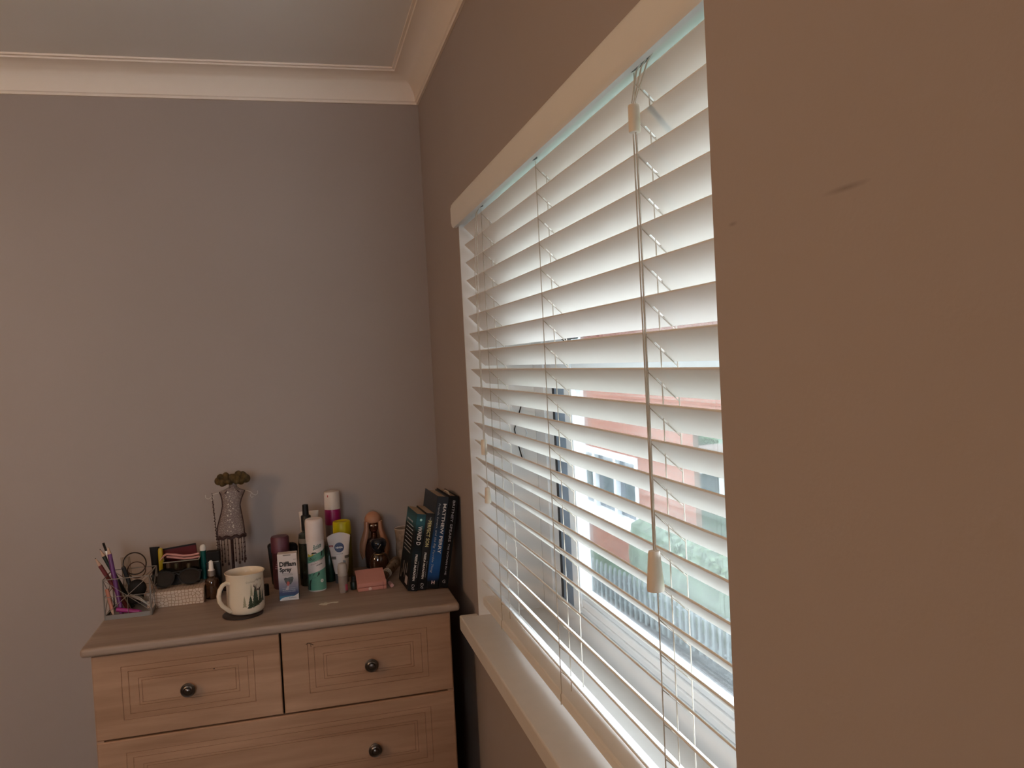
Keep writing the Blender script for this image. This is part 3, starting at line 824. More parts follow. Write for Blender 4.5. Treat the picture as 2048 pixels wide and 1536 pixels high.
# -- throat spray box
t = thing('medicine_box', 'white and blue throat spray box with bold black lettering', 'box', (-.4392, -.282, TD), (0, 0, -.055))
def box_mat():
    m, n, l, b = nmat('carton_print')
    tc = n.new('ShaderNodeTexCoord'); sp = n.new('ShaderNodeSeparateXYZ'); l.new(tc.outputs['Object'], sp.inputs[0])
    mm = n.new('ShaderNodeMath'); mm.operation = 'DIVIDE'; mm.inputs[1].default_value = .118; l.new(sp.outputs['Z'], mm.inputs[0])
    cr = n.new('ShaderNodeValToRGB'); e = cr.color_ramp.elements
    e[0].position = 0; e[0].color = (.03, .16, .25, 1); e[1].position = 1; e[1].color = (.62, .55, .52, 1)
    for p, c in ((.085, (.03, .15, .24)), (.11, (.025, .045, .12)), (.17, (.04, .05, .13)), (.23, (.16, .16, .22)), (.36, (.30, .26, .29)), (.50, (.58, .50, .48))):
        x = e.new(p); x.color = c+(1,)
    l.new(mm.outputs[0], cr.inputs['Fac']); l.new(cr.outputs['Color'], b.inputs['Base Color']); b.inputs['Roughness'].default_value = .4
    return m
bw, bd, bh = .0238, .014, .1175
m = MB(); m.box(-bw, bw, -bd, bd, 0, bh); m.build('carton', box_mat(), t, bevel=.0006)
fl = lambda u0, z0: (lambda u, v, w: (u0+u, -bd-w, z0+v))
m_ink = pm('ink_black', (.012, .010, .010), .5)
m_inkw = pm('ink_white', (.72, .66, .62), .5)
lettering('lettering', 'Difflam', .0405, .0125, fl(-.0195, .0855), m_ink, t, bold=.045)
lettering('lettering', 'Spray', .029, .0145, fl(-.0195, .0690), m_ink, t, bold=.045)
lettering('lettering', 'Benzydamine Hydrochloride', .024, .0018, fl(-.0130, .0665), m_ink, t)
lettering('lettering', '0.15% w/v Oromucosal Spray', .025, .0018, fl(-.0130, .0630), m_ink, t)
for k, s in enumerate(('For the effective relief of pain', 'and inflammation associated with', 'sore mouth and throat conditions')):
    lettering('lettering', s, .031, .0019, fl(-.0150, .0290-.0040*k), m_inkw, t)
m = MB(); m.prism([(-.0235, 0), (-.0200, .0050), (-.010, .0085), (.012, .0095), (.0200, .0135), (.0235, .0165), (.0235, 0)], 'y', -bd-.0003, -bd); m.build('white_swoosh', m_inkw, t)
lettering('lettering', 'Difflam', .017, .0030, fl(.0, .0045), pm('ink_grey', (.10, .12, .14), .5), t, thick=.0005)
lettering('lettering', 'POM', .006, .0022, fl(.015, .1010), m_ink, t)
m = MB(); m.prism([(-.0105, .0555), (-.006, .0575), (-.002, .0560), (.004, .0580), (.0115, .0585), (.0130, .0545), (.0105, .0465), (.006, .0400), (-.004, .0400), (-.0085, .0480)], 'y', -bd-.0003, -bd); m.build('picture', pm('grey_picture', (.085, .090, .085), .5, var=.5, vscale=120), t)
m = MB(); m.prism([(-.0035, .047), (.0015, .0475), (.0035, .043), (.0000, .036), (-.0045, .038)], 'y', -bd-.0006, -bd-.0002); m.build('picture', pm('red_glow_print', (.48, .10, .07), .5), t)
m = MB(); m.prism([(-.008, .0265), (-.002, .0375), (.002, .0365), (-.001, .026)], 'y', -bd-.0005, -bd); m.build('picture', pm('pale_pink_print', (.50, .38, .38), .5), t)
m = MB(); m.box(-.010, .009, -bd-.0002, -bd, .1125, .1155); m.build('tab_slot', pm('carton_grey', (.22, .19, .17), .6), t)

# -- dry shampoo can
t = thing('aerosol_can', 'white and mint green aerosol can with a white cap, right of the medicine box', 'aerosol can', (-.3690, -.226, TD))
r = .0235
m = MB(); m.lathe([(.0215, 0), (.0232, .002), (r, .004), (r, .128), (.0225, .1315)], n=40); m.build('can_body', pm('can_white', (.66, .58, .55), .35), t, smooth=True)
m = MB(); m.lathe([(.0233, .1315), (.0236, .133), (.0236, .176), (.0225, .184), (.0205, .1875), (.0185, .1882), (.0165, .1870), (.0005, .1862)], n=40); m.build('cap', pm('cap_offwhite', (.68, .58, .54), .4), t, smooth=True)
g = cyl(r, -PI/2-.07)
m = MB(); sl = .28
patch(m, g, lambda u: .004, lambda u: .052+sl*u, -.030, .034, 20)
patch(m, g, lambda u: .0805+sl*u, lambda u: .0985+sl*u*1.3, -.030, .034, 20)
m.build('green_bands', pm('mint_green', (.11, .29, .21), .35, var=.1), t, smooth=True)
m = MB()
patch(m, g, lambda u: .004, lambda u: .125, -.0345, -.0245, 6, .0005)
def leaf(pts, w=.0007): poly(m, g, pts, w)
leaf([(-.012, .099), (-.006, .1035), (.002, .1035), (.006, .099), (.0025, .1005), (-.004, .0995)]); leaf([(-.020, .084), (-.014, .082), (-.009, .086), (-.012, .089)]); leaf([(-.010, .083), (-.004, .0835), (.003, .0905), (-.004, .088)])
leaf([(.014, .092), (.018, .093), (.020, .104), (.017, .106)])
leaf([(-.018, .046), (-.004, .049), (.008, .052), (.009, .046), (.003, .041), (-.003, .039), (-.012, .036), (-.004, .037), (.004, .041), (.006, .048), (-.008, .044), (-.018, .041)])
leaf([(-.022, .004), (-.016, .006), (-.016, .02), (-.012, .034), (-.018, .030), (-.022, .018)])
m.build('leaf_print', pm('ink_green_black', (.010, .028, .024), .4), t)
m = MB(); leaf([(-.020, .091), (-.012, .0925), (-.005, .0965), (-.004, .0995), (-.012, .100), (-.020, .0985)], .0006); m.build('citrus_print', pm('citrus_yellow', (.50, .44, .03), .5), t)
def cyltext(r, phi0, u0, z0, slope): 
    f = cyl(r, phi0)
    return lambda u, v, w: f(u0+u, z0+v+slope*u, w+.0006)
lettering('lettering', 'Batiste', .022, .0125, cyltext(r, -PI/2-.07, -.005, .1085, .34), pm('ink_teal', (.020, .12, .095), .5), t, shear=.4, bold=.01)
lettering('lettering', 'INSTANT HAIR REFRESH', .024, .0015, cyltext(r, -PI/2-.07, -.004, .0775, .28), m_ink, t)
lettering('lettering', 'DRY SHAMPOO', .019, .0016, cyltext(r, -PI/2-.07, -.013, .0700, .28), pm('ink_red', (.25, .02, .05), .5), t, bold=.02)
lettering('lettering', 'ORIGINAL', .017, .0032, cyltext(r, -PI/2-.07, .001, .0670, .28), m_ink, t, bold=.02)
m = MB()
c0 = [(.0145+.0045*math.cos(2*PI*i/16), .028+.0045*math.sin(2*PI*i/16)) for i in range(16)]; poly(m, g, c0, .0006); m.build('round_badge', m_inkw, t)

# -- spray bottle and white tube behind the can
t = thing('spray_bottle', 'dark spray bottle with a black pump nozzle behind the mint green can', 'bottle', (-.3885, -.160, TD))
m = MB(); m.lathe([(.0215, 0), (.0235, .003), (.0235, .125), (.0215, .138), (.012, .144), (.0115, .147)], n=36); m.build('body', pm('smoky_green_bottle', (.020, .026, .020), .15, var=.5, vscale=25, coat=.3), t, smooth=True)
m = MB(); m.lathe([(.0130, .147), (.0132, .185), (.011, .1875), (.0085, .1875), (.0080, .210), (.0078, .2155), (.006, .2165), (.0005, .2166)], n=28); m.build('pump_head', m_black, t, smooth=True)
m = MB(); gg = cyl(.0235, -PI/2-.3)
patch(m, gg, lambda u: .115, lambda u: .128, -.020, .010, 10); m.build('label_print', pm('label_pale', (.17, .15, .12), .5), t)
t = thing('squeeze_tube', 'white squeeze tube standing upside down behind the black spray pump', 'tube', (-.3805, -.113, TD))
rings = [(.0240, .0165, .132), (.0242, .015, .145), (.0250, .0085, .170), (.0262, .0030, .184), (.0268, .0012, .190)]
m = MB(); m.loft([[Vector((a*math.cos(2*PI*i/28), b*math.sin(2*PI*i/28), z)) for i in range(28)] for a, b, z in [(.0215, .0165, .030)]+rings]); m.build('body', pm('tube_white', (.60, .52, .46), .4), t, smooth=True)
m = MB(); m.loft([[Vector((a*1.015*math.cos(2*PI*i/28), b*1.02*math.sin(2*PI*i/28), z)) for i in range(28)] for a, b, z in ((.0238, .0166, .1285), (.0239, .0166, .1312))]); m.build('dark_band', m_black, t, smooth=True)
m = MB(); m.lathe([(.0175, 0), (.0180, .030)], n=28); m.build('cap', pm('tube_cap', (.12, .09, .08), .4), t, smooth=True)

# -- magenta banded can against the wall
t = thing('aerosol_can', 'tall aerosol can with a white cap and magenta shoulder band against the wall', 'aerosol can', (-.3145, -.058, TD))
m = MB(); m.lathe([(.0205, 0), (.022, .002), (.022, .138)], n=36); m.build('can_body', pm('can_taupe', (.20, .155, .150), .4), t, smooth=True)
m = MB(); m.lathe([(.0223, .138), (.0223, .176), (.0215, .181)], n=36); m.build('magenta_band', pm('hot_magenta', (.27, .008, .085), .3), t, smooth=True)
m = MB(); m.lathe([(.0219, .181), (.0219, .224), (.0205, .2305), (.0150, .2320), (.0005, .2325)], n=36); m.build('cap', pm('cap_cream', (.66, .57, .50), .35), t, smooth=True)
m = MB(); gg = cyl(.0219, -PI/2-.55); poly(m, gg, [(-.002, .217), (.001, .217), (.001, .223), (-.002, .223)], .0003); m.build('red_mark', pm('red_mark', (.4, .03, .03), .4), t)

# -- dark green bottle, yellow capped can
t = thing('lotion_bottle', 'dark green bottle in the gap between the mint can and the white tube', 'bottle', (-.3325, -.148, TD))
m = MB(); m.lathe([(.014, 0), (.0155, .002), (.0155, .072), (.012, .077)], n=28); m.build('body', pm('bottle_green', (.008, .035, .026), .3), t, smooth=True)
m = MB(); m.lathe([(.0125, .077), (.0125, .096), (.011, .098)], n=24); m.build('cap', pm('green_black', (.006, .018, .014), .4), t, smooth=True)
t = thing('deodorant_can', 'can with a bright yellow cap behind the white skin cream tube', 'aerosol can', (-.2935, -.108, TD))
m = MB(); m.lathe([(.0235, 0), (.0250, .002), (.0250, .112), (.0240, .117)], n=36); m.build('can_body', pm('olive_yellow', (.15, .12, .012), .35), t, smooth=True)
m = MB(); m.lathe([(.0247, .117), (.0250, .119), (.0245, .148), (.0232, .1525), (.0210, .1535), (.0190, .1520), (.0005, .1515)], n=36); m.build('cap', pm('bright_yellow', (.58, .46, .004), .35), t, smooth=True)

# -- white skin cream tube
t = thing('skin_cream_tube', 'white skin cream tube with a round navy badge, standing on its cap', 'tube', (-.3030, -.176, TD), (0, -.03, -.05))
def tube_ring(a, b, z, arch=0):
    return [Vector((a*math.cos(2*PI*i/36), b*math.sin(2*PI*i/36), z-arch*(math.cos(2*PI*i/36))**2)) for i in range(36)]
m = MB(); m.loft([tube_ring(*q) for q in ((.0170, .0150, .026), (.0190, .0150, .035), (.0235, .0135, .070), (.0275, .0095, .100), (.0305, .0045, .122, .003), (.0318, .0015, .133, .0085), (.0300, .0009, .1350, .0092))])
m.build('body', pm('cream_tube_white', (.66, .58, .54), .35), t, smooth=True)
m = MB(); m.lathe([(.0170, 0), (.0175, .002), (.0170, .026)], n=32); m.build('cap', pm('cap_graphite', (.06, .06, .065), .35), t, smooth=True)
def fy(z): 
    zs = [(.026, .0150), (.035, .0150), (.070, .0135), (.100, .0095), (.122, .0045), (.133, .0015)]
    for (a, ya), (b, yb) in zip(zs, zs[1:]):
        if z <= b: return ya+(yb-ya)*(z-a)/(b-a)
    return .001
def fw(z):
    zs = [(.026, .0170), (.035, .0190), (.070, .0235), (.100, .0275), (.122, .0305), (.133, .0318)]
    for (a, ya), (b, yb) in zip(zs, zs[1:]):
        if z <= b: return ya+(yb-ya)*(z-a)/(b-a)
    return .031
ft = lambda u0, z0, ex=0: (lambda u, v, w: (u0+u, -fy(z0+v)*math.sqrt(max(0, 1-((u0+u)/fw(z0+v))**2))-w-.0006-ex, z0+v))
m = MB(); f = ft(0, 0); 
m.loft([[f(.0128*k*math.cos(2*PI*i/28), .0965+.0128*k*math.sin(2*PI*i/28), 0) for i in range(28)] for k in (1, .6, .2)], False, True); m.build('round_badge', pm('navy', (.012, .022, .085), .4), t)
lettering('lettering', 'NIVEA', .0185, .0048, ft(-.0092, .0942, .0006), m_inkw, t, bold=.03)
m = MB(); f = ft(0, 0); patch(m, f, lambda u: .0995, lambda u: .1035, -.0265, -.0160, 10, .0); m.build('red_flash', pm('flash_red', (.28, .02, .03), .4), t)
lettering('lettering', 'NEW', .006, .0018, ft(-.0235, .1006, .0004), m_inkw, t)
lettering('lettering', 'SENSITIVE', .017, .0018, ft(-.0085, .0785), m_ink, t)
m = MB(); f = ft(0, 0)
for a, b in ((-.0225, -.0105), (.0120, .0235)):
    patch(m, f, lambda u: .066, lambda u: .0735, a, b, 10, .0)
m.build('grey_band', pm('grey_green_print', (.12, .11, .09), .5), t)
m = MB(); m._f([m.bm.verts.new(f(u, v, 0)) for u, v in ((.006, .048), (.013, .048), (.014, .060), (.007, .062))]); m.build('blue_print', pm('soft_blue', (.24, .28, .36), .5), t)

# -- small clear bottle
t = thing('travel_bottle', 'small clear travel bottle standing in front of the white cream tube', 'bottle', (-.3050, -.280, TD))
m = MB(); m.lathe([(.0105, 0), (.0115, .002), (.0120, .042), (.0100, .046)], n=28); m.build('body', pm('frosted_clear', (.40, .34, .30), .2, trans=.45), t, smooth=True)
m = MB(); m.lathe([(.0128, .044), (.0120, .068), (.0105, .0745), (.004, .0765), (.0003, .0767)], n=28); m.build('cap', pm('frosted_cap', (.52, .47, .43), .25, trans=.4), t, smooth=True)
m = MB(); gg = cyl(.0117, -PI/2+.4); patch(m, gg, lambda u: .006, lambda u: .022, .0, .010, 6); m.build('pink_label', pm('label_pinkred', (.40, .06, .10), .5), t)

# -- torn scrap
m = MB()
sc_ = [(-.024, -.004), (-.012, -.014), (-.006, -.0145), (-.002, -.006), (.008, -.001), (.018, -.006), (.024, -.002), (.022, .003), (.010, .0045), (-.002, .003), (-.006, .006), (-.010, .0065), (-.012, .002), (-.017, .004)]
m.prism(sc_, 'z', 0, .0006)
s_ = m.build('paper_scrap', pm('scrap_white', (.62, .56, .46), .4, var=.1, vscale=200), loc=(-.3455, -.366, TD)); tag(s_, 'torn scrap of clear and white wrapper on the front of the chest top', 'scrap')

# -- pink hinged case
t = thing('compact_case', 'pink hinged case with a round snap, in front of the perfume', 'case', (-.2325, -.2975, TD), (0, 0, .04))
m_pink = pm('dusty_pink', (.50, .215, .175), .45)
m = MB(); m.prism([(0, 0), (.062, 0), (.062, .012), (0, .0095)], 'x', -.037, .037); m.build('base', m_pink, t, bevel=.002)
m = MB(); m.prism([(0, .0102), (.062, .0125), (.066, .040), (.064, .042), (.0, .0205)], 'x', -.037, .037); m.build('lid', m_pink, t, bevel=.002)
m = MB(); m.lathe([(.0042, 0), (.0042, .002), (.0030, .0028), (.0005, .003)], n=18, mat=Matrix.Translation((-.006, -.0005, .006)) @ Matrix.Rotation(PI/2, 4, 'X')); m.build('snap', pm('snap_pink', (.70, .50, .46), .2), t, smooth=True)
m = MB(); m.box(.0275, .0285, -.0008, .001, .0, .0200); m.build('side_seam', pm('seam_red', (.22, .05, .05), .5), t)
t = thing('nail_polish_bottle', 'small dark green bottle tucked left of the pink case', 'bottle', (-.2775, -.262, TD))
m = MB(); m.lathe([(.0085, 0), (.0090, .001), (.0090, .018), (.006, .022)], n=20); m.build('body', pm('green_black', (.006, .018, .014)), t, smooth=True)
m = MB(); m.lathe([(.0062, .022), (.0056, .034)], n=18); m.build('cap', m_black, t, smooth=True)

# -- perfume bottles
t = thing('perfume_bottle', 'perfume bottle shaped as a gold bust with long peach hair', 'perfume bottle', (-.2030, -.052, TD))
m_hair = pm('peach_hair', (.42, .20, .115), .38)
N = 30
m = MB()
m.lathe([(.0225, .131), (.0238, .134), (.0235, .143), (.0190, .152), (.0125, .158), (.0045, .161), (.0005, .1613)], (0, .003, 0), 30, sy=.85)
for sd in (-1, 1):
    for k, (xo, yo) in enumerate(((.0185, -.010), (.0205, -.003), (.0195, .006))):
        w_ = 1+.05*k
        m.tube([(sd*xo, yo, .134), (sd*xo*1.02, yo-.001, .112), (sd*(xo+.005)*w_, yo-.003, .092), (sd*(xo+.0115)*w_, yo-.004, .072), (sd*(xo+.0145)*w_, yo-.005, .052), (sd*(xo+.0120)*w_, yo-.005, .034-.004*k)], [.0055, .0062, .0070, .0072, .0062, .0015], 10)
m.loft([[(-.020, .012, .134), (.020, .012, .134), (.020, .019, .134), (-.020, .019, .134)], [(-.028, .012, .08), (.028, .012, .08), (.028, .019, .08), (-.028, .019, .08)], [(-.032, .013, .035), (.032, .013, .035), (.032, .018, .035), (-.032, .018, .035)]])
m.build('hair', m_hair, t, smooth=True)
m = MB(); m.sphere((0, -.006, .119), .0140, .92, .82, 1.30, 20, 14)
m.sphere((0, -.0178, .117), .0022, .8, 1, 2.0, 8, 6)
m.tube([(0, -.002, .106), (0, -.001, .080)], [.0075, .0100], 14)
m.build('face', pm('dark_gold', (.13, .045, .022), .22, metal=.6), t, smooth=True)
m = MB()
for sd in (-1, 1): m.sphere((sd*.0058, -.0163, .1235), .0034, 1.15, .5, .85, 12, 8)
m.build('eyes', pm('bright_chrome', (.9, .86, .8), .12, metal=1), t, smooth=True)
m = MB(); m.tube([(-.003, -.0170, .1085), (0, -.0178, .1093), (.003, -.0170, .1085)], .0009, 6); m.build('mouth', pm('dark_red_lip', (.12, .02, .02), .4), t, smooth=True)
m = MB(); m.loft([[Vector((a*math.cos(2*PI*i/N), b*math.sin(2*PI*i/N), z)) for i in range(N)] for a, b, z in ((.022, .013, 0), (.026, .0145, .004), (.027, .0145, .040), (.027, .0135, .066), (.021, .012, .080), (.010, .009, .086))]); m.build('glass_body', pm('brown_glass', (.050, .020, .014), .15, coat=.3), t, smooth=True)

t = thing('perfume_bottle', 'round dark perfume bottle with a black ball stopper', 'perfume bottle', (-.1960, -.118, TD))
m = MB(); m.loft([[Vector((a*math.cos(2*PI*i/N), .6*a*math.sin(2*PI*i/N), z)) for i in range(N)] for a, z in ((.012, 0), (.020, .003), (.0260, .016), (.0275, .028), (.0260, .040), (.021, .050), (.014, .055), (.0115, .057))]); m.build('glass_body', pm('dark_amber_glass', (.040, .018, .010), .08, coat=.6), t, smooth=True)
m = MB(); m.ring((0, 0, .0535), .0145, .0014, (0, 0, 1), 30, 8); m.build('gold_ring', pm('antique_gold', (.42, .28, .14), .3, metal=.8), t, smooth=True)
m = MB(); m.lathe([(.009, .055), (.010, .060), (.016, .066), (.0212, .076), (.0220, .084), (.0190, .092), (.012, .0965), (.0003, .0975)], n=30); m.build('ball_stopper', pm('deep_black_gloss', (.006, .008, .014), .15), t, smooth=True)
m = MB(); m.tube([(-.0045, -.0198, .071), (-.0045+.008, -.0218, .082), (.004, -.0150, .0935)], .0009, 6); m.build('stopper_ridge', m_steel, t, smooth=True)

# -- glass jar behind the books, clear bottle lying
t = thing('glass_jar', 'crinkled beige glass jar standing behind the paperbacks', 'jar', (-.1160, -.062, TD))
m = MB()
rings = []
for z, r_ in ((0, .023), (.004, .026), (.020, .027), (.045, .0265), (.070, .0262), (.092, .0268), (.100, .0275), (.1065, .0290), (.1080, .0285), (.1065, .0265), (.09, .0250), (.04, .0245)):
    rings.append([Vector((r_*(1+.035*math.sin(5*a+z*120)*(1 if .01 < z < .09 else 0))*math.cos(a), r_*(1+.035*math.sin(5*a+z*120)*(1 if .01 < z < .09 else 0))*math.sin(a), z)) for a in [2*PI*i/40 for i in range(40)]])
m.loft(rings, True, True); m.build('body', pm('beige_glass', (.34, .26, .20), .2, var=.35, vscale=60, trans=.15), t, smooth=True)
m = MB(); m.ring((0, 0, .107), .0282, .0013, (0, 0, 1), 36, 8); m.build('lip', pm('glass_lip', (.55, .46, .38), .15), t, smooth=True)
q = Vector((.045, .085, .018)).to_track_quat('Z', 'Y')
t = thing('lying_bottle', 'clear ribbed bottle lying on its side left of the books', 'bottle', (-.1900, -.2050, TD+.013), q.to_euler())
m_cl = pm('smoky_clear', (.30, .22, .16), .12, var=.3, vscale=70, trans=.45)
m = MB(); m.lathe([(.006, -.004), (.0115, 0), (.0125, .02), (.0150, .030), (.0165, .060), (.0165, .085), (.012, .092)], n=28, sx=.75); m.build('body', m_cl, t, smooth=True)
m = MB()
for z in (.004, .010, .016): m.ring((0, 0, z), .0118, .0013, (0, 0, 1), 24, 6)
m.build('ribbed_neck', pm('rib_clear', (.50, .42, .36), .15, trans=.2), t, smooth=True)
p0, p1 = Vector((-.1815, -.290, TD+.0052)), Vector((-.1870, -.238, TD+.0052))
t = thing('lip_gloss', 'short pink lip gloss lying beside the pink case', 'lip gloss', p0, (p1-p0).to_track_quat('Z', 'Y').to_euler())
m = MB(); m.lathe([(.0045, 0), (.0050, .001), (.0050, .030)], n=18); m.build('tube', pm('pale_pink', (.46, .27, .27), .35), t, smooth=True)
m = MB(); m.lathe([(.0044, .030), (.0044, .050), (.003, .052)], n=18); m.build('cap', m_black, t, smooth=True)

# -- four books leaning right against the window wall
LEAN = math.radians(10.3)
def book(label, xr, yf, w, h, d, cover, yawd, hard=False, pcol=(.42, .31, .21), group='dark books leaning at the right end of the chest'):
    t = thing('book', label, 'book', (xr, yf, TD), (0, 0, 0), group)
    t.rotation_mode = 'XYZ'
    M = Matrix.Rotation(math.radians(yawd), 4, 'Z') @ Matrix.Rotation(LEAN, 4, 'Y')
    t.rotation_euler = M.to_euler('XYZ')
    c = .0022 if hard else .0006
    e = .003 if hard else 0
    m = MB()
    m.box(-w, 0, 0, c, 0, h)
    m.box(-w, -w+c, c, d, 0, h); m.box(-c, 0, c, d, 0, h)
    m.build('cover', cover, t, bevel=.0012 if hard else .0004)
    m = MB(); m.box(-w+c, -c, c, d-.001-e, e, h-e-.0003); m.build('pages', pm('page_edges_%d' % int(pcol[0]*100), pcol, .9, var=.12, vscale=500), t)
    return t
sp = lambda w, cx, z0: (lambda u, v, ww: (-w/2+cx+v, -ww-.0001, z0-u))
def spine_mat(name, stops, h):
    m, n, l, b = nmat(name)
    tc = n.new('ShaderNodeTexCoord'); spx = n.new('ShaderNodeSeparateXYZ'); l.new(tc.outputs['Object'], spx.inputs[0])
    nz = n.new('ShaderNodeTexNoise'); nz.inputs['Scale'].default_value = 60; l.new(tc.outputs['Object'], nz.inputs['Vector'])
    mm = n.new('ShaderNodeMath'); mm.operation = 'DIVIDE'; mm.inputs[1].default_value = h; l.new(spx.outputs['Z'], mm.inputs[0])
    m2 = n.new('ShaderNodeMath'); m2.operation = 'MULTIPLY_ADD'; m2.inputs[1].default_value = .05; l.new(nz.outputs['Fac'], m2.inputs[0]); l.new(mm.outputs[0], m2.inputs[2])
    cr = n.new('ShaderNodeValToRGB'); e = cr.color_ramp.elements
    e[0].position = stops[0][0]; e[0].color = stops[0][1]+(1,); e[1].position = stops[-1][0]; e[1].color = stops[-1][1]+(1,)
    for p, c in stops[1:-1]:
        x = e.new(p); x.color = c+(1,)
    l.new(m2.outputs[0], cr.inputs['Fac']); l.new(cr.outputs['Color'], b.inputs['Base Color']); b.inputs['Roughness'].default_value = .5; b.inputs['Specular IOR Level'].default_value = .2
    return m
K = (.004, .0045, .006)
m_sw = pm('spine_white', (.70, .68, .66), .5); m_sy = pm('spine_yellow', (.62, .56, .28), .5); m_sg = pm('spine_grey', (.40, .40, .42), .5)
YF = -.3545
W1, W2, W3, W4 = .0235, .0215, .0300, .0240
cs = math.cos(LEAN)
X4 = -.0468; X3 = X4-(W4+.0008)/cs; X2 = X3-(W3+.0008)/cs; X1 = X2-(W2+.0006)/cs
H1, H2_, H3, H4 = .196, .196, .236, .236
t = book('leftmost dark paperback, a teal glow at the top of its spine and back cover showing', X1, YF, W1, H1, .130, spine_mat('book_teal_black', [(0, K), (.38, (.006, .009, .012)), (.5, (.010, .020, .027)), (.62, K), (.80, (.006, .014, .018)), (.9, (.03, .12, .15)), (.94, (.03, .12, .15)), (1, (.02, .07, .09))], H1), 3.3)
lettering('title', 'WARD D', .048, .0108, sp(W1, -.0050, .165), m_sw, t, bold=.02)
lettering('author', 'FREIDA McFADDEN', .067, .0060, sp(W1, -.0035, .093), m_sw, t, bold=.03)
lettering('lettering', 'THE MILLION COPY BESTSELLER', .042, .0018, sp(W1, .0055, .076), m_sg, t)
m = MB(); m.lathe([(.0032, 0), (.0022, .0004), (.0004, .0005)], n=16, mat=Matrix.Translation((-W1/2, -.0002, .181)) @ Matrix.Rotation(PI/2, 4, 'X')); m.build('glow_print', pm('pale_teal', (.45, .75, .75), .5), t)
def publisher(t, w, z):
    m = MB(); f = lambda u, v: (-w/2+u, -.0004, z+v)
    m.tube([f(-.004, .006), f(-.001, .0085), f(.003, .007), f(.003, .003), f(-.001, 0), f(-.003, -.003), f(.001, -.0045), f(.004, -.003)], .0007, 5)
    m.tube([f(-.001, .0085), f(-.0035, .003), f(.001, -.001), f(.003, -.0045)], .0006, 5)
    m.build('publisher_mark', m_sg, t)
publisher(t, W1, .0085)
side = lambda y0, z0: (lambda u, v, ww: (-W1-ww-.0001, y0-u, z0+v))
for k in range(9):
    lettering('blurb', ['You are not safe on the ward tonight', 'Medical student Amy Brenner is', 'spending the night on a locked', 'psychiatric ward. Amy has been', 'dreading her evening working', 'there. There are some very specific', 'reasons she never wanted to do', 'this rotation. Reasons nobody', 'can ever know about her.'][k], .085 if k else .07, .0045 if k else .007, side(.112, .165-.0095*k), m_sg, t)
m = MB(); m.box(-W1-.0003, -W1, .020, .050, .010, .030); m.build('barcode_panel', pm('barcode_panel', (.40, .33, .33), .6), t)
m = MB()
for k, (y, z, w_, h_) in enumerate(((.085, .028, .012, .030), (.062, .020, .010, .035), (.040, .036, .010, .026), (.105, .012, .012, .02))): m.box(-W1-.0003, -W1, y, y+w_*.7, z, z+h_)
m.build('cover_thumbnails', pm('thumb_print', (.16, .13, .12), .6, var=.7, vscale=150), t)
t = book('second dark paperback from the left, yellow capital title down its spine', X2, YF+.002, W2, H2_, .130, spine_mat('book_grey_black', [(0, K), (.3, K), (.5, (.020, .022, .024)), (.75, (.012, .013, .014)), (.92, (.035, .038, .040)), (1, (.02, .02, .02))], H2_), 3.3)
lettering('title', 'THE', .007, .0034, sp(W2, -.0010, .186), m_sg, t)
lettering('title', 'PERFECT SON', .067, .0094, sp(W2, -.0046, .177), m_sy, t, bold=.02)
lettering('author', 'FREIDA McFADDEN', .067, .0054, sp(W2, -.0038, .095), m_sw, t, bold=.03)
lettering('lettering', 'THE MILLION COPY BESTSELLER', .042, .0016, sp(W2, .0048, .074), m_sg, t)
publisher(t, W2, .0085)
t = book('tall hardback with a deep blue spine and wide white author lettering', X3, YF-.001, W3, H3, .155, spine_mat('book_blue', [(0, K), (.10, K), (.17, (.012, .060, .20)), (.30, (.020, .105, .32)), (.55, (.014, .060, .16)), (.72, (.018, .030, .050)), (1, (.028, .034, .044))], H3), 3.3, hard=True)
lettering('author', 'MATTHEW PERRY', .128, .0085, sp(W3, .0025, .218), m_sw, t, bold=.02)
lettering('title', 'Friends, Lovers, and the Big Terrible Thing', .178, .0068, sp(W3, -.0115, .218), m_sg, t, shear=.25)
lettering('publisher_mark', 'H', .0085, .0085, lambda u, v, ww: (-W3/2-.004+u, -ww-.0002, .012+v), pm('mark_pale', (.65, .50, .48), .5), t, bold=.05)
t = book('tall black hardback at the right end, thin white lettering down its spine', X4, YF-.003, W4, H4, .155, pm('book_black', K, .5, var=.1, spec=.2), 3.3, hard=True)
lettering('author', 'BRITNEY SPEARS', .106, .0062, sp(W4, -.0020, .224), m_sg, t)
lettering('title', 'THE WOMAN IN ME', .080, .0046, sp(W4, -.0012, .113), m_sg, t)
lettering('publisher_mark', 'G', .0075, .0085, lambda u, v, ww: (-W4/2-.004+u, -ww-.0002, .012+v), m_sg, t)
m = MB(); m.tube([(-.020, .10, H4-.006), (-.019, .075, H4+.004), (-.017, .05, H4+.0035), (-.015, .040, H4-.004)], .0018, 6); m.build('ribbon', pm('cream_ribbon', (.62, .55, .46), .5), t, smooth=True)

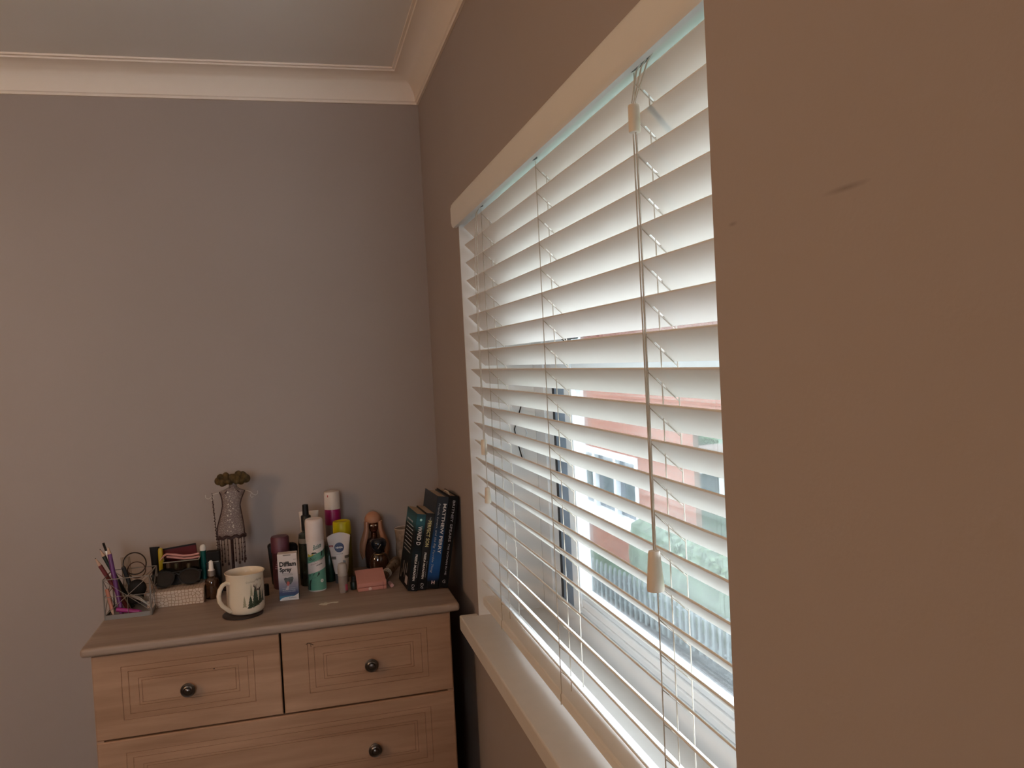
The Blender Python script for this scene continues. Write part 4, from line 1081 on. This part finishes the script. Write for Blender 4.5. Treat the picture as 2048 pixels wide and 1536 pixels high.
# ------------------------------------------------------------------ pendant lamp that lights the room (behind the camera)
pl = thing('pendant_lamp', 'glowing warm globe lamp hanging on a flex from the ceiling', 'lamp', (BULB_POS[0], BULB_POS[1], CEIL))
m = MB(); m.lathe([(.05, 0), (.05, -.01), (.03, -.025), (.006, -.03)], n=28); m.build('ceiling_rose', m_white, pl, smooth=True)
m = MB(); m.tube([(0, 0, -.03), (0, 0, BULB_POS[2]-CEIL+.10)], .003, 8); m.build('flex', m_white, pl)
m = MB(); m.lathe([(.016, BULB_POS[2]-CEIL+.15), (.018, BULB_POS[2]-CEIL+.107)], n=20); m.build('lamp_holder', m_white, pl, smooth=True)
me_, n_, l_, b_ = nmat('bulb_glow')
b_.inputs['Base Color'].default_value = (0, 0, 0, 1)
b_.inputs['Emission Color'].default_value = (1.0, .63, .35, 1); b_.inputs['Emission Strength'].default_value = BULB_POWER*1.5
m = MB(); m.sphere((0, 0, BULB_POS[2]-CEIL), .11, n=28, m=20); m.build('globe_shade', me_, pl, smooth=True)

# unseen cupboard added behind the camera to keep daylight off wall_right
wd = thing('daylight_blocker', 'tall dark wooden cupboard added out of view to block daylight from behind', 'daylight_blocker', (-.36, -3.48, 0))
m_wd = wood_mat('blocker_wood', (.09, .055, .035), (.14, .09, .06), (20, 20, 2))
m = MB(); m.box(-.25, .255, -.79, .79, 0, 2.25); m.build('body', m_wd, wd, bevel=.004)
for a, b in ((-.785, -.003), (.003, .785)):
    m = MB(); m.box(-.27, -.251, a, b, .08, 2.22); d_ = m.build('door', m_wd, wd, bevel=.003)
    y = -.05 if a < -.1 else .05
    m = MB(); m.tube([(-.271, y, 1.0), (-.295, y, 1.01), (-.295, y, 1.14), (-.271, y, 1.15)], .005, 8); m.build('handle', m_steel, d_, smooth=True)

# ------------------------------------------------------------------ outside the window
G = -1.9
m_brick = brick_mat('red_brick', (.18, .052, .032), (.21, .075, .048), (.16, .105, .08), scale=2.2, rot=(0, PI/2, 0), bw=.5, rh=.16, ms=.02)
m_grass = pm('lawn_green', (.046, .086, .052), .95, var=.35, vscale=6, bump=.4, bscale=60)
m = MB(); m.box(.3, 40, -12, 45, G-.2, G); struct(tag(m.build('lawn', m_grass), 'green lawn between the window and the brick house', 'lawn'))
m = MB()
m.loft([[(.3, -6, G+z), (4.55, -6, G+z), (4.55, 8.9, G+z), (3.3, 10.2, G+z), (.3, 10.2, G+z)] for z in (0.001, .03)])
struct(tag(m.build('patio', brick_mat('grey_paving', (.030, .036, .040), (.042, .049, .053), (.07, .078, .080), scale=2.0, bw=.45, rh=.3, ms=.03)), 'grey paved patio below the window', 'patio'))
hs = thing('house', 'single storey red brick house with white framed windows across the garden', 'house', (4.6, 7.55, G))
HO = Vector((4.6, 7.55, G))
def H_(mb, name, mat, parent=hs, **k):
    o = mb.build(name, mat, parent, **k)
    for v in o.data.vertices: v.co -= HO
    return o
EV = 1.93
m = MB()
m.box(4.6, 4.68, 7.55, 9.45, G, .42); m.box(4.6, 4.85, 5.6, 9.45, .42, EV); m.box(4.85, 8.2, 5.6, 5.85, .42, EV); m.box(4.85, 8.2, 5.85, 24, .42, .5); m.box(4.6, 4.85, 12.5, 24, G, EV); m.box(4.6, 4.85, 9.45, 12.5, G, -1.28); m.box(4.6, 4.85, 9.45, 12.5, -.13, EV)
H_(m, 'brick_wall', m_brick)
m = MB(); m.box(4.58, 4.6, 5.6, 24, .62, .78); H_(m, 'soldier_course', pm('brick_band', (.19, .085, .062), .9, var=.1, vscale=8))
m = MB()
m.box(4.56, 4.72, 9.45, 12.5, -.23, -.13); m.box(4.56, 4.72, 9.45, 12.5, -1.28, -1.16)
for y in (9.45, 10.35, 11.35, 12.4): m.box(4.58, 4.72, y, y+.10, -1.16, -.23)
m.box(4.58, 4.70, 9.55, 12.4, -.56, -.49)
w1 = H_(m, 'window_frame', m_upvc)
m = MB(); m.box(4.50, 4.72, 9.38, 12.57, -1.36, -1.28); H_(m, 'window_ledge', m_upvc)
m = MB(); m.box(4.66, 4.67, 9.5, 12.45, -1.2, -.2); H_(m, 'pane', pm('dim_pane', (.06, .075, .088), .08, var=.25, vscale=1.2), w1)
m = MB()
m.loft([[(4.25, 5.4, EV), (4.25, 24, EV), (8.2, 24, EV+2.1), (8.2, 5.4, EV+2.1)], [(4.25, 5.4, EV+.08), (4.25, 24, EV+.08), (8.2, 24, EV+2.18), (8.2, 5.4, EV+2.18)]])
H_(m, 'roof', brick_mat('roof_tiles', (.13, .055, .04), (.11, .045, .033), (.06, .027, .02), scale=2.4, bw=.3, rh=.3, ms=.03))
m = MB()
for k in range(66): m.lathe([(.065, 0), (.065, .30)], (0, 0, 0), 8, mat=Matrix.Translation((4.22, 5.45+k*.28, EV+.04)) @ Matrix.Rotation(PI/2-.15, 4, 'Y'))
H_(m, 'eaves_tiles', pm('tile_red', (.15, .07, .055), .8))
# garden wall / hedge, shed, tree, picket fence
hd = thing('hedge', 'low clipped pale green hedge in front of the brick house corner', 'hedge', (4.30, 6.6, G))
def foliage(name, mat, parent, c, R, n, s, seed, sz=1.0):
    rnd = random.Random(seed); m = MB()
    for i in range(n):
        d = Vector((rnd.gauss(0, 1), rnd.gauss(0, 1), rnd.gauss(0, 1))).normalized()
        rr = rnd.uniform(.72, 1.0)
        p = Vector(c)+Vector((d.x*R[0]*rr, d.y*R[1]*rr, d.z*R[2]*rr))
        a = Vector((rnd.uniform(-1, 1), rnd.uniform(-1, 1), rnd.uniform(-1, 1))).normalized(); b = a.orthogonal().normalized()
        k = s*rnd.uniform(.6, 1.3)
        m._f([m.bm.verts.new(p+a*k), m.bm.verts.new(p+b*k*.45), m.bm.verts.new(p-a*k), m.bm.verts.new(p-b*k*.45)])
    return m.build(name, mat, parent)
m_leafp = pm('pale_leaf', (.10, .14, .09), .8, var=.3, vscale=5)
m = MB()
nx = 40
rings = []
for i in range(nx+1):
    y = -2.2+4.2*i/nx; rnd = .04*math.sin(i*1.7)+.03*math.sin(i*4.1)
    rings.append([(-.22, y, 0), (-.24+rnd, y, .55), (-.18+rnd, y, .98+rnd), (0, y, 1.07+rnd), (.16, y, .98+rnd), (.2, y, .5), (.2, y, 0)])
m.loft(rings); m.build('clipped_body', pm('hedge_pale_green', (.095, .13, .095), .95, var=.4, vscale=7, bump=1, bscale=30), hd, smooth=True)
foliage('leaves', m_leafp, hd, (0, -.1, .85), (.26, 2.1, .28), 1500, .05, 3)
sh = thing('outbuilding', 'pale outbuilding with a white framed window beyond the hedge', 'building', (9.6, 13.5, G))
m = MB(); m.box(-3.4, 2.5, 0, 3, 0, 1.0); m.build('wall', brick_mat('pinkish_brick', (.13, .088, .072), (.145, .103, .088), (.12, .11, .1), scale=2, rot=(PI/2, 0, 0)), sh)
m = MB(); m.box(-2.1, -1.98, -.06, 0, .15, .88); m.box(-1.50, -1.38, -.06, 0, .15, .88); m.box(-2.1, -1.38, -.06, 0, .78, .88); m.box(-2.1, -1.38, -.06, 0, .15, .22); wf = m.build('window_frame', m_upvc, sh)
m = MB(); m.box(-1.98, -1.50, -.03, -.01, .22, .78); m.build('pane', pm('dim_pane_dark', (.035, .054, .065), .1), wf)
tr = thing('tree', 'leafy green tree rising behind the pale outbuilding', 'tree', (9.0, 17.6, G))
m = MB(); m.tube([(0, 0, 0), (.03, 0, .5), (-.03, .03, 1.1)], [.12, .09, .05], 10); m.build('trunk', pm('bark', (.13, .09, .06), .9), tr, smooth=True)
foliage('crown', pm('leaf_green', (.045, .095, .034), .8, var=.4, vscale=2), tr, (0, 0, 1.05), (1.25, 1.0, .72), 3200, .09, 5)
fn = thing('picket_fence', 'low white picket fence along the paved patio', 'fence', (3.95, 4.2, G+.03))
for k in range(36):
    m = MB(); x = -.55*k/35.0*1.0; y = k*.128
    m.loft([[(x-.012, y-.028, 0), (x+.012, y-.028, 0), (x+.012, y+.028, 0), (x-.012, y+.028, 0)], [(x-.012, y-.028, .50), (x+.012, y-.028, .50), (x+.012, y+.028, .50), (x-.012, y+.028, .50)], [(x-.012, y-.004, .55), (x+.012, y-.004, .55), (x+.012, y+.004, .55), (x-.012, y+.004, .55)]])
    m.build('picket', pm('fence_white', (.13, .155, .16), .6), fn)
for z in (.12, .40):
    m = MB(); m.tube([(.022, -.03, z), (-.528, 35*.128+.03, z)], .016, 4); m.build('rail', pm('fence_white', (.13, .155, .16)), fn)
